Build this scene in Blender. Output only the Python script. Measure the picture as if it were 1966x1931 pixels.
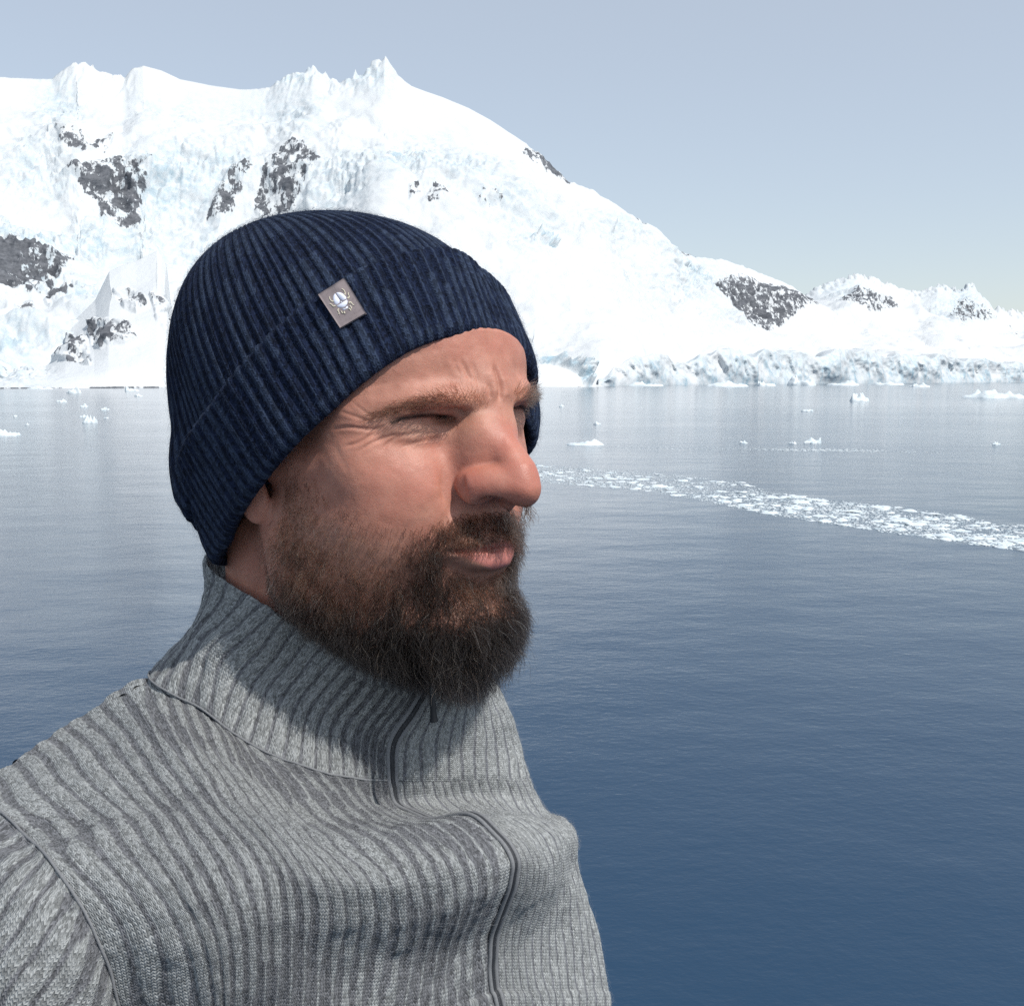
import bpy, bmesh, math, random
import numpy as np
from mathutils import Vector, Matrix, noise as mnoise

for o in list(bpy.data.objects):
    bpy.data.objects.remove(o)
scn = bpy.context.scene
COL = scn.collection
rng = np.random.default_rng(7)
random.seed(7)

# ---------------------------------------------------------------- camera
W_PX, H_PX = 1966.0, 1931.0          # size of the photograph, used to place things along its sight lines
FPX = 2069.0                         # focal length in photo pixels
EYE = 12.0                           # height of the camera above the water
PITCH = math.radians(6.55)
cam_data = bpy.data.cameras.new('camera')
cam = bpy.data.objects.new('camera', cam_data)
COL.objects.link(cam)
cam.location = (0, 0, EYE)
cam.rotation_euler = (math.radians(90) - PITCH, 0, 0)
cam_data.sensor_fit = 'HORIZONTAL'
cam_data.sensor_width = 36.0
cam_data.lens = 36.0 * FPX / W_PX
cam_data.clip_start = 0.02
cam_data.clip_end = 60000
scn.camera = cam

# ---------------------------------------------------------------- light
SUN_EL = math.radians(52)
SUN_AZ = math.radians(129)            # measured from the view direction towards the right
world = bpy.data.worlds.new('World')
scn.world = world
world.use_nodes = True
wn = world.node_tree
bg = wn.nodes['Background']
sky = wn.nodes.new('ShaderNodeTexSky')
sky.sky_type = 'NISHITA'
sky.sun_disc = False
sky.sun_elevation = SUN_EL
sky.sun_rotation = SUN_AZ
sky.air_density = 1.0
sky.dust_density = 0.6
sky.ozone_density = 1.2
sky.altitude = 0
veil = wn.nodes.new('ShaderNodeMix')             # a thin even veil of high cloud over the clear sky
veil.data_type = 'RGBA'; veil.blend_type = 'ADD'
veil.inputs[0].default_value = 1.0
veil.inputs[7].default_value = (5.2, 5.5, 5.75, 1)
wn.links.new(sky.outputs[0], veil.inputs[6])
wn.links.new(veil.outputs[2], bg.inputs[0])
bg.inputs[1].default_value = 0.07
sun_data = bpy.data.lights.new('sun', 'SUN')
sun_data.energy = 4.0
sun_data.angle = math.radians(0.53)
sun_data.color = (1.0, 0.955, 0.89)
sun = bpy.data.objects.new('sun', sun_data)
COL.objects.link(sun)
sun_dir = Vector((math.sin(SUN_AZ) * math.cos(SUN_EL), math.cos(SUN_AZ) * math.cos(SUN_EL), math.sin(SUN_EL)))
sun.rotation_euler = (-sun_dir).to_track_quat('-Z', 'Y').to_euler()
sun.location = sun_dir * 50 + Vector((0, 0, EYE))

scn.view_settings.view_transform = 'Standard'
scn.view_settings.look = 'None'
scn.view_settings.exposure = 0.0
scn.view_settings.gamma = 1.0
scn.view_settings.use_curve_mapping = False
scn.render.engine = 'CYCLES'
scn.cycles.max_bounces = 8
scn.cycles.use_denoising = False
scn.cycles.sample_clamp_indirect = 6.0
try:
    scn.cycles_curves.shape = 'RIBBONS'
    scn.cycles_curves.subdivisions = 2
except Exception:
    pass

# ---------------------------------------------------------------- helpers
CP, SP = math.cos(PITCH), math.sin(PITCH)
CAM_TO_WORLD = np.array([[1, 0, 0], [0, -SP, CP], [0, -CP, -SP]], float)   # camera axes: right, down, forward
CAM_POS = np.array([0, 0, EYE], float)

def cam_to_world(p):
    return np.asarray(p, float) @ CAM_TO_WORLD.T + CAM_POS

def world_to_cam(p):
    return (np.asarray(p, float) - CAM_POS) @ CAM_TO_WORLD

def sight(px, py, depth):
    """A world point on the sight line through a photo pixel, depth metres in front of the camera."""
    px = np.asarray(px, float); py = np.asarray(py, float)
    return cam_to_world(np.stack([(px - W_PX / 2) / FPX * depth, (py - H_PX / 2) / FPX * depth, depth + 0 * px], -1))

def on_water(px, py, z=0.0):
    """Where the sight line through a photo pixel meets the level z."""
    d = np.array([(px - W_PX / 2) / FPX, (py - H_PX / 2) / FPX, 1.0]) @ CAM_TO_WORLD.T
    t = (z - EYE) / d[2]
    return CAM_POS + d * t

def project(p):
    c = world_to_cam(p)
    return np.stack([c[..., 0] / c[..., 2] * FPX + W_PX / 2, c[..., 1] / c[..., 2] * FPX + H_PX / 2], -1)

def link(o, parent=None):
    COL.objects.link(o)
    if parent is not None:
        o.parent = parent
    return o

def tag(o, label=None, cat=None, group=None, kind=None):
    if label: o['label'] = label
    if cat: o['category'] = cat
    if group: o['group'] = group
    if kind: o['kind'] = kind
    return o

def empty(name, loc=(0, 0, 0)):
    o = bpy.data.objects.new(name, None)
    o.location = loc
    o.empty_display_size = 0.1
    return link(o)

def mesh_data(name, verts, faces, mat=None, smooth=True, uv=None, attrs=None):
    """verts (n,3); faces (m,k) numpy array or list of arrays; uv per vertex; attrs {name: (n,) or (n,3)} on points."""
    me = bpy.data.meshes.new(name)
    verts = np.asarray(verts, np.float32)
    if isinstance(faces, np.ndarray):
        faces = [faces]
    faces = [f for f in faces if len(f)]
    loops = np.concatenate([f.ravel() for f in faces]).astype(np.int32)
    sizes = np.concatenate([np.full(len(f), f.shape[1]) for f in faces]).astype(np.int32)
    me.vertices.add(len(verts)); me.vertices.foreach_set('co', verts.ravel())
    me.loops.add(len(loops)); me.loops.foreach_set('vertex_index', loops)
    me.polygons.add(len(sizes))
    me.polygons.foreach_set('loop_start', np.concatenate([[0], np.cumsum(sizes)[:-1]]).astype(np.int32))
    me.update(calc_edges=True)
    if smooth:
        me.polygons.foreach_set('use_smooth', np.ones(len(sizes), bool))
    if uv is not None:
        l = me.uv_layers.new(name='uv')
        l.data.foreach_set('uv', np.asarray(uv, np.float32)[loops].ravel())
    for k, v in (attrs or {}).items():
        v = np.asarray(v, np.float32)
        if v.ndim == 1:
            a = me.attributes.new(k, 'FLOAT', 'POINT'); a.data.foreach_set('value', v)
        else:
            a = me.attributes.new(k, 'FLOAT_VECTOR', 'POINT'); a.data.foreach_set('vector', v.ravel())
    if mat is not None:
        me.materials.append(mat)
    me.validate()
    return me

def mesh_obj(name, verts, faces, mat=None, parent=None, **kw):
    return link(bpy.data.objects.new(name, mesh_data(name, verts, faces, mat, **kw)), parent)

def grid_faces(nu, nv, wrap_u=False):
    """Quads of a grid whose vertex (i, j) has index i * nv + j."""
    i = np.arange(nu if wrap_u else nu - 1); j = np.arange(nv - 1)
    I, J = np.meshgrid(i, j, indexing='ij')
    I2 = (I + 1) % nu
    return np.stack([I * nv + J, I2 * nv + J, I2 * nv + J + 1, I * nv + J + 1], -1).reshape(-1, 4)

def hair_obj(name, pts, radius, mat, parent=None, attrs=None, root_tip=(1.0, 0.35)):
    """pts (n, k, 3) strands; radius (n,) at the root; real hair curves."""
    n, k, _ = pts.shape
    hc = bpy.data.hair_curves.new(name)
    hc.add_curves([k] * n)
    hc.position_data.foreach_set('vector', pts.astype(np.float32).ravel())
    t = np.linspace(0, 1, k)
    prof = root_tip[0] + (root_tip[1] - root_tip[0]) * t ** 2
    r = hc.attributes.get('radius') or hc.attributes.new('radius', 'FLOAT', 'POINT')
    r.data.foreach_set('value', (radius[:, None] * prof[None]).astype(np.float32).ravel())
    for key, v in (attrs or {}).items():
        a = hc.attributes.new(key, 'FLOAT', 'CURVE')
        a.data.foreach_set('value', v.astype(np.float32))
    hc.materials.append(mat)
    return link(bpy.data.objects.new(name, hc), parent)

def fbm(p, scale=1.0, octaves=4, seed=0.0, gain=0.5, lac=2.03):
    """Cheap vectorised value noise in numpy, about -1..1."""
    p = np.asarray(p, float) * scale + seed * 17.31
    out = np.zeros(p.shape[:-1]); amp = 1.0; tot = 0
    for o in range(octaves):
        i = np.floor(p).astype(np.int64); f = p - i
        f = f * f * f * (f * (f * 6 - 15) + 10)
        v = 0
        for dx in (0, 1):
            wx = f[..., 0] if dx else 1 - f[..., 0]
            for dy in (0, 1):
                wy = f[..., 1] if dy else 1 - f[..., 1]
                for dz in (0, 1):
                    wz = f[..., 2] if dz else 1 - f[..., 2]
                    h = ((i[..., 0] + dx) * 374761393 + (i[..., 1] + dy) * 668265263 + (i[..., 2] + dz) * 2147483647 + o * 9176 + 12345) & 0x7fffffff
                    h = (h ^ (h >> 13)) * 1274126177 & 0x7fffffff
                    h = h ^ (h >> 16)
                    v = v + wx * wy * wz * ((h & 0xffff) / 32767.5 - 1)
        out += amp * v; tot += amp
        amp *= gain; p = p * lac + 3.7
    return out / tot * 1.6

def sstep(a, b, x):
    t = np.clip((x - a) / (b - a), 0, 1)
    return t * t * (3 - 2 * t)

def in_poly(pts, poly):
    x, y = pts[..., 0], pts[..., 1]
    r = np.zeros(x.shape, bool)
    n = len(poly)
    for a in range(n):
        x0, y0 = poly[a]; x1, y1 = poly[(a + 1) % n]
        if y0 == y1: continue
        c = ((y0 > y) != (y1 > y)) & (x < (x1 - x0) * (y - y0) / (y1 - y0) + x0)
        r ^= c
    return r

def seg_dist(pts, line):
    """Distance to a polyline and the running parameter 0..1 of the closest point."""
    line = np.asarray(line, float)
    d = np.full(pts.shape[:-1], 1e9); par = np.zeros(pts.shape[:-1])
    L = np.concatenate([[0], np.cumsum(np.linalg.norm(np.diff(line, axis=0), axis=1))])
    for a in range(len(line) - 1):
        p, q = line[a], line[a + 1]; v = q - p
        t = np.clip(((pts - p) @ v) / (v @ v), 0, 1)
        dd = np.linalg.norm(pts - (p + t[..., None] * v), axis=-1)
        m = dd < d
        d = np.where(m, dd, d); par = np.where(m, (L[a] + t * (L[a + 1] - L[a])) / L[-1], par)
    return d, par

def poly_soft(pts, poly, w):
    """1 well inside the polygon, 0 outside, easing over w pixels inside the edge."""
    d, _ = seg_dist(pts, list(poly) + [poly[0]])
    return np.where(in_poly(pts, poly), np.clip(d / w, 0, 1), 0.0)

def spline(pts, n, closed=False):
    """Catmull-Rom through points, n samples evenly by parameter."""
    P = np.asarray(pts, float); m = len(P)
    t = np.linspace(0, m if closed else m - 1, n, endpoint=not closed)
    i = np.floor(t).astype(int)
    if not closed: i = np.minimum(i, m - 2)
    f = (t - i)[:, None]
    if closed:
        g = lambda k: P[k % m]
        p0, p1, p2, p3 = g(i - 1), g(i), g(i + 1), g(i + 2)
    else:
        Q = np.concatenate([[2 * P[0] - P[1]], P, [2 * P[-1] - P[-2]]])
        p0, p1, p2, p3 = Q[i], Q[i + 1], Q[i + 2], Q[i + 3]
    return 0.5 * (2 * p1 + (p2 - p0) * f + (2 * p0 - 5 * p1 + 4 * p2 - p3) * f ** 2 + (3 * p1 - p0 - 3 * p2 + p3) * f ** 3)

def grid_normals(P, wrap_u=False):
    if wrap_u:
        du = np.roll(P, -1, 0) - np.roll(P, 1, 0)
    else:
        du = np.gradient(P, axis=0)
    dv = np.gradient(P, axis=1)
    n = np.cross(du, dv)
    return n / np.maximum(np.linalg.norm(n, axis=-1, keepdims=True), 1e-9)

# node helpers
class NT:
    def __init__(self, name):
        self.mat = bpy.data.materials.new(name)
        self.mat.use_nodes = True
        self.t = self.mat.node_tree
        self.bsdf = self.t.nodes['Principled BSDF']
        self.out = self.t.nodes['Material Output']
    def n(self, typ, **kw):
        nd = self.t.nodes.new('ShaderNode' + typ)
        ins = kw.pop('ins', {})
        for k, v in kw.items():
            setattr(nd, k, v)
        for k, v in ins.items():
            self.set(nd.inputs[k], v)
        return nd
    def set(self, sock, v):
        if isinstance(v, bpy.types.NodeSocket):
            self.t.links.new(v, sock)
        elif isinstance(v, (tuple, list)) and sock.type == 'RGBA' and len(v) == 3:
            sock.default_value = (*v, 1)
        else:
            sock.default_value = v
    def math(self, op, a, b=None, c=None, clamp=False):
        nd = self.n('Math', operation=op, use_clamp=clamp)
        for s, v in zip(nd.inputs, (a, b, c)):
            if v is not None: self.set(s, v)
        return nd.outputs[0]
    def mix(self, fac, a, b, mode='MIX'):
        nd = self.n('Mix', data_type='RGBA', blend_type=mode)
        self.set(nd.inputs[0], fac); self.set(nd.inputs[6], a); self.set(nd.inputs[7], b)
        return nd.outputs[2]
    def ramp(self, fac, stops):
        nd = self.n('ValToRGB')
        e = nd.color_ramp.elements
        while len(e) < len(stops): e.new(0.5)
        for el, (p, c) in zip(e, stops):
            el.position = p
            el.color = (*c, 1) if isinstance(c, (tuple, list)) else (c, c, c, 1)
        self.set(nd.inputs[0], fac)
        return nd.outputs[0]
    def noise(self, vec, scale, detail=4, rough=0.5, **kw):
        nd = self.n('TexNoise', **kw)
        nd.inputs['Scale'].default_value = scale; nd.inputs['Detail'].default_value = detail; nd.inputs['Roughness'].default_value = rough
        if vec is not None: self.set(nd.inputs['Vector'], vec)
        return nd.outputs[0]
    def attr(self, name):
        return self.n('Attribute', attribute_name=name)
    def bump(self, height, strength, dist, normal=None):
        nd = self.n('Bump')
        nd.inputs['Strength'].default_value = strength
        self.set(nd.inputs['Distance'], dist)
        self.set(nd.inputs['Height'], height)
        if normal is not None: self.set(nd.inputs['Normal'], normal)
        return nd.outputs[0]
    def p(self, **kw):
        for k, v in kw.items():
            self.set(self.bsdf.inputs[k.replace('_', ' ')], v)
        return self
# ================================================================ sea, ice and mountains
HORIZON = 728.0
def ridged(p, scale, octv, seed):
    return 1 - 2 * np.abs(fbm(p, scale, octv, seed))

def sea_material():
    m = NT('sea water')
    pos = m.n('NewGeometry').outputs['Position']
    mp = m.n('Mapping'); m.set(mp.inputs['Vector'], pos); mp.inputs['Scale'].default_value = (1.0, 1.5, 1.0); mp.inputs['Rotation'].default_value = (0, 0, math.radians(-12))
    p = mp.outputs[0]
    patch = m.math('MULTIPLY', m.ramp(m.noise(p, 0.012, 3, .55), [(0.36, 0.5), (0.64, 1.0)]), m.ramp(m.noise(p, 0.0022, 2, .5), [(0.42, 0.6), (0.58, 1.0)]))
    a = m.noise(p, 0.55, 3, .55); b = m.noise(p, 2.1, 4, .6); c = m.noise(p, 7.0, 3, .6); d = m.noise(p, 0.09, 2, .5)
    h = m.math('ADD', m.math('MULTIPLY', a, 0.22), m.math('MULTIPLY', b, 0.13))
    h = m.math('ADD', h, m.math('MULTIPLY', c, 0.04))
    h = m.math('MULTIPLY', h, patch)
    h = m.math('ADD', h, m.math('MULTIPLY', d, 0.5))
    m.set(m.bsdf.inputs['Normal'], m.bump(h, 1.0, 0.30))
    m.p(Base_Color=(0.014, 0.045, 0.092), Roughness=0.09)
    m.bsdf.inputs['IOR'].default_value = 1.333
    return m.mat
SEA = sea_material()
# one sheet to beyond the horizon, finer near the ship
yy = np.concatenate([np.linspace(-400, 200, 25), np.geomspace(230, 45000, 40)]); xx = np.concatenate([-np.geomspace(45000, 60, 30), np.linspace(-40, 40, 9), np.geomspace(60, 45000, 30)])
gx, gy = np.meshgrid(xx, yy, indexing='ij')
sea = mesh_obj('sea', np.stack([gx, gy, 0 * gx], -1).reshape(-1, 3), grid_faces(len(xx), len(yy)), SEA)
tag(sea, kind='structure')

def snow_material():
    m = NT('snow, ice and rock')
    pos = m.n('NewGeometry').outputs['Position']
    rock = m.attr('rock').outputs['Fac']; ice = m.attr('ice').outputs['Fac']
    n1 = m.noise(pos, 0.012, 6, .65); n2 = m.noise(pos, 0.05, 5, .65); n3 = m.noise(pos, 0.16, 4, .7)
    snow = m.mix(n1, (0.56, 0.595, 0.62), (0.63, 0.655, 0.67))
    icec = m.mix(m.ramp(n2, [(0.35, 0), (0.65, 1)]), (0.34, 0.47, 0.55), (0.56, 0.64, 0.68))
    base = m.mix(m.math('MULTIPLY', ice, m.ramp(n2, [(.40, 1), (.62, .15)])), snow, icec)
    strata = m.n('Mapping'); m.set(strata.inputs['Vector'], pos); strata.inputs['Scale'].default_value = (.5, .5, 1.1); strata.inputs['Rotation'].default_value = (.5, .3, 0)
    n3b = m.noise(strata.outputs[0], .10, 5, .7)
    rk = m.mix(m.ramp(n3b, [(.3, 0), (.7, 1)]), (0.045, 0.052, 0.064), (0.18, 0.19, 0.21))
    stk = m.n('Mapping'); m.set(stk.inputs['Vector'], pos); stk.inputs['Scale'].default_value = (1, .5, .45); stk.inputs['Rotation'].default_value = (0, .35, 0)
    n4 = m.noise(stk.outputs[0], .055, 6, .72); n5 = m.noise(pos, .02, 3, .6)
    cov = m.math('ADD', m.math('MULTIPLY', m.math('SUBTRACT', n4, .5), 2.6), m.math('MULTIPLY', m.math('SUBTRACT', n5, .5), 1.2))
    msk = m.ramp(m.math('ADD', rock, m.math('MULTIPLY', cov, m.math('GREATER_THAN', rock, 0.02))), [(0.46, 0), (0.56, 1)])
    base = m.mix(msk, base, rk)
    m.set(m.bsdf.inputs['Base Color'], base)
    m.p(Roughness=0.75)
    m.bsdf.inputs['Specular IOR Level'].default_value = 0.2
    m.set(m.bsdf.inputs['Normal'], m.bump(m.math('ADD', m.math('MULTIPLY', n2, 1.0), m.math('MULTIPLY', n3, .5)), 0.35, 6.0))
    return m.mat
SNOW = snow_material()

def ray_at(px, py, dist):
    """World points on photo sight lines at a horizontal distance."""
    d = np.stack([(px - W_PX / 2) / FPX, (py - H_PX / 2) / FPX, np.ones_like(px)], -1) @ CAM_TO_WORLD.T
    return CAM_POS + d * (dist / np.hypot(d[..., 0], d[..., 1]))[..., None]

def shore_row(x):
    return np.interp(x, [-600, 0, 330, 1030, 1150, 1300, 1500, 1700, 1966, 2600], [742, 742, 741.5, 742, 741, 739, 737, 735.2, 733.2, 732])

def range_mesh(name, sky, x0, x1, nx, ny, depth, rocks, ices, rough, base_row=None, prof=1.0, crag=None, seed=0, back=0.35, near=1.0, bands=(), smooth=True):
    """A mountain side: rises from the shore to its skyline over 'depth' metres, with gullies, crags and ice falls, then falls away behind."""
    xs = np.linspace(x0, x1, nx); sk = np.array(sky, float)
    if x1 - x0 > 3500:      # coarser outside the frame
        xs = np.concatenate([np.linspace(x0, -45, nx // 7), np.linspace(-40, 2010, nx - nx // 7 - nx // 16), np.linspace(2020, x1, nx // 16)])
    ys = np.interp(xs, sk[:, 0], sk[:, 1]); yb = shore_row(xs) if base_row is None else np.interp(xs, *np.array(base_row, float).T)
    d0 = EYE * FPX / np.maximum(shore_row(xs) - HORIZON, 3.5)
    if base_row is not None: d0 = d0 * 1.0 + depth * 0.15
    d0 = d0 * near; yb = np.where(near < 1, HORIZON + EYE * FPX / d0, yb)
    t = np.linspace(0, 1, ny)
    X, T = np.meshgrid(xs, t, indexing='ij')
    kw = max(3, int(60 / np.median(np.diff(xs)))) | 1; ker = np.hanning(kw + 2)[1:-1]; ker /= ker.sum()
    ysm = np.convolve(np.pad(ys, kw // 2, 'edge'), ker, 'valid') if smooth else ys
    Y = yb[:, None] + (ysm - yb)[:, None] * T + (ys - ysm)[:, None] * T ** 9
    D = d0[:, None] + depth * T ** prof
    P = ray_at(X, Y, D)
    P[:, 0, 2] = np.minimum(P[:, 0, 2], -2.0)
    # masks in the mountain's own map
    q = np.stack([X, Y], -1)
    rk = np.zeros(X.shape); ic = np.zeros(X.shape)
    for poly, s in rocks:
        d, _ = seg_dist(q, list(poly) + [poly[0]]); rk = np.maximum(rk, np.where(in_poly(q, poly), .5 + np.clip(d / 16, 0, 1) * .16, .5 - np.clip(d / 9, 0, .5)) * s)
    for cx, cy, rx, ry, s in ices:
        ic = np.maximum(ic, s * np.exp(-((X - cx) / rx) ** 2 - ((Y - cy) / ry) ** 2))
    if near <= 1 and base_row is None: rk = np.maximum(rk, .62 * (1 - sstep(.004, .012, T)))
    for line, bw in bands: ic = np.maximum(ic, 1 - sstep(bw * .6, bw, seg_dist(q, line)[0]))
    N = grid_normals(P)
    if N[..., 1].mean() > 0: N = -N
    env = sstep(0, .16, T) * (0.06 + .94 * sstep(0, .22, 1 - T))
    big = fbm(P, 1 / 520., 4, seed) * 75 * rough
    mid = ridged(P * np.array([1, 1, .6]), 1 / 170., 5, seed + 1) * 22 * rough
    fal = ridged(P * np.array([.7, 1, 1.5]), 1 / 46., 4, seed + 2) * 24 * ic + ridged(P * np.array([.8, 1, 1.5]), 1 / 17., 3, seed + 6) * 10 * ic
    crg = ridged(P * np.array([1, 1, .6]), 1 / 60., 5, seed + 3) * 15 * np.clip(rk * 1.5, 0, 1)
    small = fbm(P, 1 / 30., 3, seed + 4) * 2.2 * rough
    bench = np.abs(np.mod(P[..., 2] / 55. + 1.3 * fbm(P, 1 / 260., 3, seed + 8), 1.0) - .5) * 2
    fal = fal + sstep(.55, .95, bench) * 12 * np.clip(ic * 1.4, 0, 1) * (.5 + fbm(P, 1 / 80., 3, seed + 9))
    P = P + N * ((big + mid * .6 + fal + crg + small) * env)[..., None]
    if crag is not None:
        c = np.interp(xs, *np.array(crag, float).T)
        P[:, :, 2] += (c[:, None] * sstep(.9, 1, T) * ridged(P * np.array([1, .3, .2]), 1 / 28., 3, seed + 5))
    # behind the skyline
    top = P[:, -1]; away = top - CAM_POS; away[:, 2] = 0; away /= np.linalg.norm(away, axis=1, keepdims=True)
    bk = np.stack([top + away * (k * depth * back / 4) - np.array([0, 0, 1.0]) * (k / 4) ** 1.2 * np.maximum(top[:, 2:3] + 5, 0) for k in range(1, 5)], 1)
    P = np.concatenate([P, bk], 1)
    z = np.zeros((nx, 4)); rk = np.concatenate([rk, z], 1); ic = np.concatenate([ic, z], 1)
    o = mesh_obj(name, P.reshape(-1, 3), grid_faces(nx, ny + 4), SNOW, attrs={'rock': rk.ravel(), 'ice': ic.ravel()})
    tag(o, kind='structure')
    return o

MAIN_SKY = [(-2600, 640), (-2200, 520), (-1700, 330), (-1300, 380), (-1000, 290), (-600, 240), (-300, 190), (-120, 160), (0, 145), (50, 148), (100, 150), (120, 135), (145, 118), (170, 125), (200, 133), (220, 140), (236, 149), (257, 131), (275, 125), (310, 135), (345, 152), (400, 163), (460, 171), (510, 171), (550, 150), (585, 138), (600, 132),
            (620, 145), (650, 150), (680, 142), (700, 135), (715, 126), (740, 116), (752, 128), (765, 145), (790, 165), (850, 186), (900, 207), (940, 229), (990, 262), (1020, 285), (1060, 322), (1090, 350), (1130, 363), (1180, 396), (1220, 420), (1260, 440), (1285, 462), (1295, 480),
            (1340, 495), (1380, 498), (1420, 510), (1470, 531), (1520, 552), (1570, 588), (1640, 622), (1720, 645), (1800, 656), (1966, 668), (2300, 676), (2600, 680)]
ROCKS = [([(130, 329), (170, 318), (224, 311), (250, 325), (289, 316), (286, 342), (262, 360), (253, 390), (202, 389), (190, 365), (165, 352)], 1), ([(123, 268), (150, 272), (160, 285), (200, 275), (215, 268), (205, 290), (160, 300), (128, 290)], .85),
         ([(398, 388), (428, 396), (455, 370), (494, 325), (462, 331), (419, 360)], 1), ([(486, 376), (518, 418), (536, 396), (575, 360), (616, 325), (594, 287), (562, 287), (527, 313), (505, 350)], .9),
         ([(-40, 455), (40, 468), (90, 478), (146, 468), (121, 490), (106, 533), (84, 566), (61, 577), (30, 570), (-40, 582)], 1.1), ([(86, 587), (110, 560), (139, 551), (127, 580), (97, 602)], 1), ([(768, 398), (790, 398), (798, 420), (772, 422)], .9), ([(812, 438), (826, 402), (845, 410), (860, 430)], .8),
         ([(905, 418), (950, 415), (948, 432), (910, 430)], .75), ([(1004, 292), (1022, 274), (1050, 300), (1084, 326), (1094, 356), (1058, 334), (1020, 308)], 1.1), ([(1215, 416), (1232, 418), (1240, 430), (1225, 428)], .8), ([(1288, 468), (1312, 478), (1338, 491), (1310, 490)], .95),
         ([(1378, 531), (1420, 531), (1460, 545), (1530, 565), (1578, 600), (1540, 600), (1498, 614), (1428, 606), (1399, 582)], 1.0), ([(1368, 556), (1378, 552), (1402, 580), (1392, 582)], .9), ([(30, 600), (60, 596), (66, 612), (50, 622)], .8)]
ICES = [(60, 445, 110, 30, .9), (190, 430, 70, 45, .8), (330, 340, 110, 55, .75), (420, 330, 90, 40, .6), (110, 200, 60, 55, .6), (780, 330, 90, 45, .85), (880, 360, 70, 40, .7), (1010, 470, 60, 40, .45), (1180, 455, 90, 40, .45), (1330, 545, 70, 50, .75), (1390, 620, 60, 30, .3),
        (560, 150, 70, 25, .6), (700, 150, 60, 25, .6), (170, 560, 60, 60, .7), (30, 680, 80, 40, .7), (1290, 500, 60, 25, .5), (400, 440, 140, 50, .5), (960, 420, 80, 40, .4), (250, 430, 120, 60, .55), (60, 330, 90, 60, .5), (650, 360, 80, 50, .6), (330, 210, 120, 40, .35), (480, 230, 120, 40, .3), (820, 260, 80, 30, .3), (1240, 560, 90, 50, .3), (560, 220, 90, 60, .45), (80, 520, 80, 60, .6), (150, 680, 60, 40, .5)]
mountain = range_mesh('mountain', MAIN_SKY, -2600, 2600, 1250, 260, 1500, ROCKS, ICES, 1.0, prof=1.15, crag=[(-600, 0), (90, 1), (120, 8), (240, 10), (270, 0), (480, 0), (560, 10), (620, 12), (740, 14), (765, 3), (800, 0), (1000, 0), (1040, 10), (1090, 4), (1280, 3), (2600, 2)], seed=1, bands=[([(1016, 464), (1017, 480)], 3.5), ([(1028, 462), (1036, 478), (1052, 490)], 4.5)])
FAR_SKY = [(1200, 720), (1480, 612), (1540, 572), (1570, 553), (1600, 542), (1640, 528), (1665, 532), (1700, 545), (1740, 562), (1768, 566), (1800, 548), (1822, 556), (1842, 556), (1868, 546), (1885, 574), (1905, 592), (1966, 606), (2200, 560), (2500, 590), (2700, 640)]
FAR_ROCKS = [([(1612, 596), (1640, 572), (1660, 566), (1690, 575), (1716, 602), (1690, 606), (1663, 611)], .9), ([(1735, 572), (1752, 578), (1750, 592)], .6), ([(1822, 596), (1850, 582), (1890, 600), (1905, 618), (1870, 612), (1846, 620)], .8), ([(1925, 630), (1950, 622), (1966, 640), (1940, 648)], .6)]
distant = range_mesh('distant_mountain', FAR_SKY, 1200, 2700, 620, 130, 2600, FAR_ROCKS, [(1620, 560, 60, 30, .5), (1850, 580, 70, 40, .6)], 1.1, base_row=[(1200, 735), (2700, 735)], crag=[(1200, 0), (1500, 12), (1700, 20), (1900, 30), (2700, 20)], seed=11)
distant.location = (0, 0, 0)
HILL_SKY = [(-30, 741), (20, 728), (60, 712), (92, 690), (126, 630), (160, 598), (182, 576), (209, 521), (232, 510), (260, 501), (284, 490), (302, 481), (312, 492), (320, 505), (324, 540), (330, 600), (345, 660), (360, 700), (420, 738)]
HILL_ROCKS = [([(217, 552), (240, 547), (270, 560), (285, 590), (262, 598), (240, 590)], .78), ([(290, 565), (318, 570), (335, 590), (300, 600)], .72), ([(172, 622), (190, 615), (220, 625), (250, 632), (262, 655), (240, 663), (205, 660), (195, 670), (178, 660)], 1.0), ([(97, 694), (112, 664), (135, 645), (150, 652), (165, 640), (172, 700), (150, 696), (120, 688)], .88), ([(300, 610), (325, 620), (340, 645), (315, 640)], .6)]
hill = range_mesh('hill', HILL_SKY, -30, 420, 360, 220, 420, HILL_ROCKS, [(40, 725, 50, 20, .5)], .16, prof=1.0, seed=21, back=.6, smooth=False, near=.86)

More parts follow.
